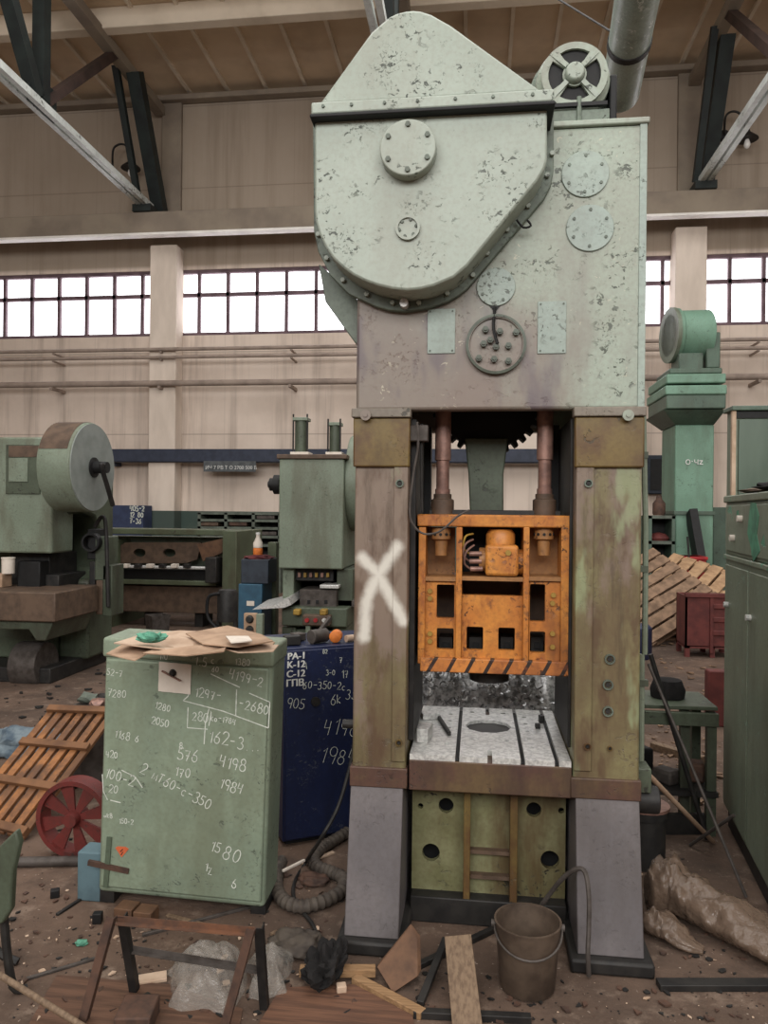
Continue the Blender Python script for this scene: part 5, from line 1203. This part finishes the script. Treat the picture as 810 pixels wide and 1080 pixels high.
# red wheel
c = at(79, 871, 3.30); R0 = .175; c.z = R0+.003
t = thing('spoked_pulley', 'red spoked wheel standing on edge left of the chalked green cabinet', 'wheel', (c.x, 3.3, 0))
MB().lathe((c.x, 3.27, c.z), (c.x, 3.36, c.z), [(R0*.88, 0), (R0, 0), (R0, 1), (R0*.88, 1), (R0*.88, 0)], 44, cap=False).build('rim', m_redwheel, t)
MB().lathe((c.x, 3.25, c.z), (c.x, 3.37, c.z), [(.03, 0), (.034, .1), (.034, .9), (.03, 1)], 24).build('hub', m_redwheel, t)
for k in range(8):
    a = k*PI/4+.25; ca, sa = math.cos(a), math.sin(a); f = lambda r, o: (c.x+r*ca-o*sa, 3.29, c.z+r*sa+o*ca)
    MB().poly([f(.025, -.012), f(.025, .012), f(R0*.9, .034), f(R0*.9, -.034)], (0, .012, 0)).build('spoke', m_redwheel, t)
p = gnd(45, 915); solo('floor_pipe', MB().cyl(gnd(-30, 915)+Vector((0, 0, .022)), gnd(104, 913)+Vector((0, 0, .022)), .022, n=14), m_irongrey, 'dark pipe lying on the floor in front of the red wheel', 'pipe', loc=p)
a, b = gnd(81, 950), gnd(106, 952); zt_ = at(90, 899, a.y).z
solo('light_blue_box', MB().box(a.x, b.x, a.y, a.y+.1, 0, zt_), m_ltblue, 'small light blue box standing against the left side of the green cabinet', 'box', bevel=.006, loc=((a.x+b.x)/2, a.y+.05, 0))
# blue rags / bag at the left edge
p = gnd(22, 792)
m = MB(); bmesh.ops.create_icosphere(m.bm, subdivisions=4, radius=1)
for v in m.bm.verts:
    d = v.co.copy(); k = 1+.35*noise.noise(d*1.8)+.15*noise.noise(d*5); v.co = p+Vector((d.x*.28*k, d.y*.18*k, max(0, .3+d.z*.7)*.16*k))
solo('blue_rag_heap', m, plain('pale_blue_rags', (112, 124, 130), (70, 84, 96), 12, .9), 'heap of pale blue rags behind the slatted rack at the left edge', 'rags')

# bent stand at the left edge
t = thing('bent_stand', 'dark bent sheet-metal stand cut off at the left edge of the picture', 'stand', gnd(12, 1060))
Y = gnd(10, 1060).y
MB().poly([at(x, y, Y) for x, y in ((-8, 900), (16, 876), (20, 890), (13, 920), (11, 960), (2, 975), (-8, 975))], (0, .03, 0)).build('bent_plate', m_press2d, t, bevel=.006)
MB().tube([at(4, 960, Y+.05), at(7, 1000, Y+.05), at(14, 1040, Y+.05), gnd(19, 1056)+Vector((0, .05, .01))], .014, 8, 4).build('leg', m_dark, t)
MB().tube([at(-6, 960, Y+.2), at(-5, 1000, Y+.2), gnd(-4, 1040)+Vector((0, .12, .01))], .014, 8, 4).build('leg', m_dark, t)
# rod in the lower left corner
a, b = gnd(96, 1092), gnd(-30, 1010, .16)
solo('corner_rod', MB().cyl(a+Vector((0, 0, .012)), Vector((b.x, b.y, .16)), .010, n=12), m_wood2, 'tan iron rod slanting across the lower left corner', 'rod', loc=a)

# trestle of angle iron
t = thing('iron_trestle', 'low rusty angle-iron trestle standing in front of the green cabinet', 'trestle', gnd(185, 1060))
A0 = gnd(88, 1078); A1 = gnd(142, 1046); B0 = gnd(236, 1088); B1 = gnd(279, 1064)
At = at(121, 963, (A0.y+A1.y)/2-.02); Bt = at(267, 988, (B0.y+B1.y)/2-.02); zt_ = (At.z+Bt.z)/2; At.z = zt_; Bt.z = zt_
def angle_iron(p, q, wd, name, mt, up=(0, 1, 0)):
    p = Vector(p); q = Vector(q); d = (q-p).normalized(); up = Vector(up); sd = d.cross(up).normalized(); u2 = sd.cross(d).normalized()
    sec = [(-.5, -.5), (.5, -.5), (.5, -.38), (-.38, -.38), (-.38, .5), (-.5, .5)]
    return MB().rings([[b+sd*x*wd+u2*y*wd for x, y in sec] for b in (p, q)]).build(name, mt, t)
angle_iron(A0+Vector((0, 0, .005)), At+Vector((0, -.02, .02)), .026, 'leg', m_rust); angle_iron(A1+Vector((0, 0, .005)), At+Vector((.01, .03, .0)), .026, 'leg', m_dark)
angle_iron(B0+Vector((0, 0, .005)), Bt+Vector((0, -.02, .02)), .026, 'leg', m_rust); angle_iron(B1+Vector((0, 0, .005)), Bt+Vector((.01, .03, .0)), .026, 'leg', m_dark)
angle_iron(At+Vector((0, .01, -.01)), Bt+Vector((0, .01, -.01)), .021, 'top_rail', m_rusty_or, (0, 0, 1))
angle_iron(A1.lerp(At, .55)+Vector((0, .02, 0)), B1.lerp(Bt, .45)+Vector((0, .02, 0)), .018, 'lower_rail', m_irongrey, (0, 0, 1))
p = gnd(140, 1088); solo('dark_block', MB().obox(p+Vector((0, .03, .03)), (.11, .12, .06), (0, 0, .15)), m_rust, 'brown block at the bottom edge of the picture before the trestle', 'block', bevel=.005)
p = gnd(336-140, 1078-0)
# pale strip of card on floor
p, q = gnd(146, 1036), gnd(176, 1031); solo('pale_strip', MB().bar(p+Vector((0, 0, .006)), q+Vector((0, 0, .006)), .05, .012), m_card2, 'pale strip of card on the floor behind the trestle', 'strip', bevel=.002)

# polythene bag
def crumple(name, outline, zf, mat, label, cat, n=26, amp=.03, thick=.0):
    """crumpled sheet: interpolated four-corner patch with creases, resting on the floor"""
    a, b, c_, d = outline; m = MB(); g = []
    for i in range(n+1):
        r = []
        for j in range(n+1):
            u, v = i/n, j/n; p = (a.lerp(b, u)).lerp(d.lerp(c_, u), v)
            q = Vector((p.x*9, p.y*9, 0)); e = noise.noise(q)+.6*abs(noise.noise(q*2.3))+.4*abs(noise.noise(q*5.1))
            z = zf(u, v)+amp*e*min(1, zf(u, v)*14+.25)
            p = p+Vector((.02*noise.noise(q*1.7+Vector((5, 0, 0))), .02*noise.noise(q*1.7+Vector((0, 9, 0))), 0))
            r.append(m.bm.verts.new((p.x, p.y, max(.003, z))))
        g.append(r)
    for i in range(n):
        for j in range(n): m.bm.faces.new((g[i][j], g[i+1][j], g[i+1][j+1], g[i][j+1]))
    c = (a+b+c_+d)/4
    return solo(name, m, mat, label, cat, loc=(c.x, c.y, 0), solid=thick, soft=True)
hump = lambda h, e=.5: (lambda u, v: h*(max(0, math.sin(PI*u))**e)*(max(0, math.sin(PI*v))**e))
crumple('polythene_bag', (gnd(178, 1066), gnd(250, 1072), gnd(262, 1018), gnd(180, 1022)), hump(.12, .6), m_film, 'crumpled clear polythene bag on the floor between the trestle legs', 'bag', amp=.05)
crumple('polythene_scrap', (gnd(262, 1056), gnd(302, 1052), gnd(308, 1008), gnd(264, 1010)), hump(.09, .6), m_film, 'smaller scrap of clear polythene right of the trestle', 'bag', amp=.05)

# corrugated hose and cable
pts = [(366, 884), (352, 893), (338, 902), (331, 911), (334, 921), (349, 927), (362, 934), (360, 947), (342, 958), (318, 964), (300, 958), (292, 944), (293, 926), (297, 915)]
P_ = smooth_path([gnd(x, y)+Vector((0, 0, .03)) for x, y in pts], 14)
solo('corrugated_hose', MB().tube(P_, lambda u: .026+.003*math.sin(u*len(P_)*1.6), 12), m_hose, 'thick grey corrugated hose coiled on the floor between cabinet and press', 'hose', loc=gnd(330, 930))
cp = [at(375, 765, 3.2), at(371, 800, 3.2), at(357, 850, 3.15), at(338, 885, 3.1)]
pts = cp+[gnd(x, y)+Vector((0, 0, .009)) for x, y in ((322, 912), (310, 935), (312, 955), (328, 975), (336, 992))]
solo('black_cable', MB().tube(pts, .008, 8, 6), m_dark, 'thin dark cable drooping from the press shaft to the floor', 'cable', loc=gnd(330, 960))
solo('white_stick', MB().bar(gnd(298, 934)+Vector((0, 0, .062)), gnd(321, 922)+Vector((0, 0, .062)), .012, .010), m_paper, 'white stick lying across the corrugated hose', 'stick', bevel=.002)

# timber on the floor
def plank(name, p, q, wd, th, mat, label, cat='plank', z0=0.0, z1=0.0, up=(0, 0, 1), grp=None):
    a, b = gnd(*p), gnd(*q); a = a+Vector((0, 0, z0+th/2)); b = b+Vector((0, 0, z1+th/2))
    return solo(name, MB().bar(a, b, wd, th, up), mat, label, cat, grp, bevel=.002, loc=(a+b)/2-Vector((0, 0, th/2+min(z0, z1))))
plank('pale_batten', (316, 1032), (396, 1032), .035, .028, m_wood1, 'pale wooden batten lying level under the black rag', z0=.012, z1=.012)
plank('tan_batten', (374, 1036), (446, 1074), .035, .024, m_wood1, 'tan wooden batten slanting down right from the red-brown board')
a = gnd(514-22, 1086); 
a, b = gnd(494, 1096), at(483, 988, 2.62)
solo('grey_plank', MB().bar(a+Vector((0, 0, .01)), b, .092, .018, (0, -1, .6)), m_wood2, 'grey-brown plank propped up in front of the press base', 'plank', bevel=.002, loc=a)
bd = [at(397, 1020, 2.58), at(430, 979, 2.64), at(440, 992, 2.62), at(441, 1030, 2.56), at(414, 1048, 2.50)]
g0 = gnd(420, 1047)
solo('red_brown_board', MB().poly(bd, (0.01, .022, 0.008)), m_redwood, 'square red-brown board tilted on edge before the left press foot', 'board', bevel=.003, loc=(g0.x, g0.y, 0))
for i, (p, q, r, lb) in enumerate((((443, 1062), (470, 1008), .012, 'dark iron bar leaning on the grey plank from the left'), ((440, 1022), (522, 982), .012, 'dark bar lying from the red-brown board to the bucket'), ((436, 1072), (560, 1078), .014, 'dark pipe lying along the bottom edge before the bucket'))):
    plank('dark_iron_bar', p, q, r*2, r*1.6, m_dark, lb, 'bar', grp='dark bars on the floor', z1=(.05 if i == 0 else 0))
p, q = gnd(692, 1037), gnd(830, 1037); plank('flat_iron_bar', (694, 1042), (840, 1042), .045, .022, m_dark, 'flat iron bar lying on the floor in the lower right corner', 'bar')
# black rag over the batten
p = gnd(342, 1035)
m = MB(); bmesh.ops.create_icosphere(m.bm, subdivisions=4, radius=1)
for v in m.bm.verts:
    d = v.co.copy(); k = 1+.45*noise.noise(d*2)+.2*noise.noise(d*6); v.co = p+Vector((d.x*.065*k+d.z*.01, .02+d.y*.11*k, max(0, .45+d.z*.55)*.105*k+.002))
solo('black_rag', m, m_rag, 'black rag draped over the pale batten in the foreground', 'rag')
p = gnd(360, 1047); solo('white_scrap', MB().obox(p+Vector((0, 0, .014)), (.032, .03, .028), (0, 0, .3)), m_card2, 'small whitish scrap block below the black rag', 'scrap', bevel=.003)
solo('hardboard_sheet', MB().poly([gnd(x, y) for x, y in ((262, 1100), (440, 1100), (432, 1058), (384, 1040), (296, 1044))], (0, 0, .008)), wood('brown_hardboard', (112, 80, 62), (84, 60, 48), 0, 5), 'brown grained board lying flat at the bottom edge of the picture', 'board', loc=gnd(350, 1070))
solo('hardboard_sheet', MB().poly([gnd(x, y) for x, y in ((20, 1100), (250, 1100), (256, 1066), (180, 1040), (60, 1030))], (0, 0, .006)), wood('brown_hardboard_dark', (104, 76, 60), (80, 58, 46), 0, 5), 'dull brown board lying flat under the iron trestle', 'board', loc=gnd(150, 1070))

# bucket
c = gnd(556, 1040); 
t = thing('bucket', 'dusty brown metal bucket standing in front of the press base', 'bucket', c)
hb = at(556, 985, c.y-.09).z
MB().lathe(c+Vector((0, 0, .003)), c+Vector((0, 0, hb)), [(.088, 0), (.092, .02), (.109, .97), (.113, .98), (.113, 1), (.106, 1), (.089, .05), (.0, .05)], 40).build('bucket_body', m_bucket, t)
MB().tube([c+Vector((.112*math.cos(a), -.012+.112*math.sin(a), hb-.02-.05*abs(math.sin(a)))) for a in [PI+PI*k/16 for k in range(17)]], .004, 8).build('handle', m_irongrey, t)
for sx in (-1, 1): MB().cyl(c+Vector((sx*.108, 0, hb-.02)), c+Vector((sx*.122, 0, hb-.02)), .012, n=12).build('handle_ear', m_irongrey, t)
# bent conduit by the right foot
a = gnd(570, 968); 
pts = [at(566, 962, 2.84), at(590, 930, 2.78), at(607, 917, 2.74), at(617, 920, 2.72), at(621, 945, 2.70), at(621, 980, 2.68), at(620, 1005, 2.66), gnd(621, 1032)+Vector((0, 0, .01))]
solo('bent_conduit', MB().tube(pts, .0085, 8, 6), m_irongrey, 'bent grey conduit rising from the floor beside the right press foot', 'conduit', loc=gnd(621, 1032))

# dusty plastic sheeting at the right
def roll(name, path, mat, label, cat, n=28, seed=0):
    P = [(gnd(x, y), r, h) for x, y, r, h in path]; pts = smooth_path([Vector((p.x, p.y, r)) for p, r, h in P], 10); hs = smooth_path([Vector((h, r, 0)) for p, r, h in P], 10)
    rs = []
    for i, p in enumerate(pts):
        d = (pts[min(i+1, len(pts)-1)]-pts[max(i-1, 0)]); d.z = 0; d.normalize(); sd = d.cross(Vector((0, 0, 1))); ring = []
        for k in range(n):
            a = 2*PI*k/n; q = Vector((math.cos(a)*2+seed, math.sin(a)*2, i*.14)); e = 1+.22*noise.noise(q)+.16*abs(noise.noise(q*2.7))+.10*noise.noise(q*5.5)
            ring.append(Vector((p.x, p.y, 0))+sd*math.cos(a)*hs[i].y*e+Vector((0, 0, max(.002, hs[i].x*(.5+.5*math.sin(a))*e))))
        rs.append(ring)
    m = MB().rings(rs); c = P[len(P)//2][0]
    return solo(name, m, mat, label, cat, loc=(c.x, c.y, 0), soft=True)
roll('dusty_sheeting', ((684, 962, .05, .16), (704, 962, .075, .20), (730, 970, .085, .16), (762, 985, .10, .135), (798, 1002, .11, .115), (836, 1022, .09, .08)), m_film2, 'dusty brown plastic sheeting slumped across the floor right of the press foot', 'sheeting')
roll('dusty_bag', ((676, 980, .02, .05), (688, 985, .05, .09), (704, 990, .055, .08), (722, 1000, .05, .05), (742, 1006, .02, .02)), m_film2, 'smaller dusty plastic bag lying against the right press foot', 'bag', seed=4)

for k, (p, q, wd, th, mt, lb) in enumerate((
    ((28, 1034), (108, 1010), .012, .010, m_irongrey, 'thin iron strip lying on the floor left of the trestle, nearer the bottom'),
    ((60, 966), (100, 940), .014, .010, m_dark, 'short dark rod lying on the floor before the light blue box'),
    ((150, 988), (275, 955), .012, .012, m_irongrey, 'thin grey rod lying in front of the green cabinet feet'),
    ((176, 966), (250, 986), .02, .008, m_wood2, 'thin wooden lath lying under the front of the green cabinet'),
    ((288, 985), (322, 1004), .03, .012, m_wood2, 'short wooden lath on the floor by the hose end'),
    ((318, 912), (352, 900), .022, .010, m_card2, 'pale lath lying inside the hose coil'))):
    plank('scrap_strip', p, q, wd, th, mt, lb, 'strip', grp='strips on the near floor')
def blob(name, c, sz, mat, label, cat, seed=0, grp=None):
    m = MB(); bmesh.ops.create_icosphere(m.bm, subdivisions=4, radius=1)
    for v in m.bm.verts:
        d = v.co.copy(); q = d+Vector((seed*3.1, 0, seed)); k = 1+.4*noise.noise(q*1.8)+.22*abs(noise.noise(q*4))
        v.co = c+Vector((d.x*sz[0]*k, d.y*sz[1]*k, max(.002, (.35+d.z*.65)*sz[2]*k)))
    return solo(name, m, mat, label, cat, grp, soft=True, loc=c)
blob('grey_rag', gnd(312, 1000), (.09, .07, .05), m_hose, 'grey-brown rag heap on the floor between hose and black rag', 'rag', 1)
blob('dirt_clump', gnd(332, 930), (.06, .05, .03), m_rust, 'brown clump of dirt inside the hose coil', 'clump', 2)
blob('teal_scrap', gnd(86, 996), (.022, .018, .012), m_teal, 'small teal scrap on the floor left of the trestle', 'scrap', 3)
p = gnd(58, 946); solo('black_socket_box', MB().obox(p+Vector((0, 0, .016)), (.035, .03, .032), (0, 0, .5)), m_black, 'small black box on the floor before the floor pipe', 'box', bevel=.003)
p = gnd(104, 978); solo('black_socket_box', MB().obox(p+Vector((-.02, .03, .02)), (.035, .03, .04), (0, 0, .2)), m_black, 'small black box on the floor beside the left trestle top', 'box', bevel=.003)

# litter
rg = random.Random(11)
FOOT = ((-.52, .68, 2.66, 3.9), (1.0, 2.3, 2.2, 4.2), (-1.55, -.84, 2.86, 3.25), (-5.4, -3.8, 6.4, 7.7), (.68, 1.22, 3.9, 4.5), (-1.0, -.3, 3.4, 4.3), (2.0, 3.4, 8.8, 9.4))
def litter(name, mat, n, reg, smin, smax, label, flat=.3):
    m = MB(); k = 0
    while k < n:
        px, py = rg.uniform(*reg[:2]), rg.uniform(*reg[2:]); p = gnd(px, py); s_ = smin+(smax-smin)*rg.random()**2.5
        k += 1
        if any(a < p.x < b and c < p.y < d for a, b, c, d in FOOT): continue
        nn = rg.randint(3, 6); ph = rg.uniform(0, 6); el_ = rg.uniform(.3, 1); ca, sa = math.cos(ph), math.sin(ph); pts = []
        for q in range(nn):
            a = 2*PI*q/nn+rg.uniform(-.3, .3); x, y = s_*math.cos(a), s_*el_*math.sin(a); pts.append(p+Vector((x*ca-y*sa, x*sa+y*ca, .001+rg.uniform(0, s_*.25))))
        m.poly(pts, (0, 0, s_*flat))
    solo(name, m, mat, label, 'litter', kind='stuff', loc=(0, 3, 0))
litter('pale_litter', m_card2, 260, (0, 810, 885, 1078), .002, .016, 'pale chips and paper scraps scattered over the near floor')
litter('dark_litter', m_dark, 700, (0, 810, 870, 1078), .003, .018, 'dark grit and iron scraps scattered over the near floor')
litter('rust_litter', m_rust, 420, (0, 810, 880, 1078), .003, .022, 'rusty scraps scattered over the near floor')
litter('far_litter', m_dark, 220, (0, 300, 690, 840), .01, .05, 'dark scraps strewn on the floor behind the green cabinet')
litter('bench_litter', m_pallet, 220, (684, 762, 670, 860), .01, .05, 'wood splinters strewn on the floor behind the bench')
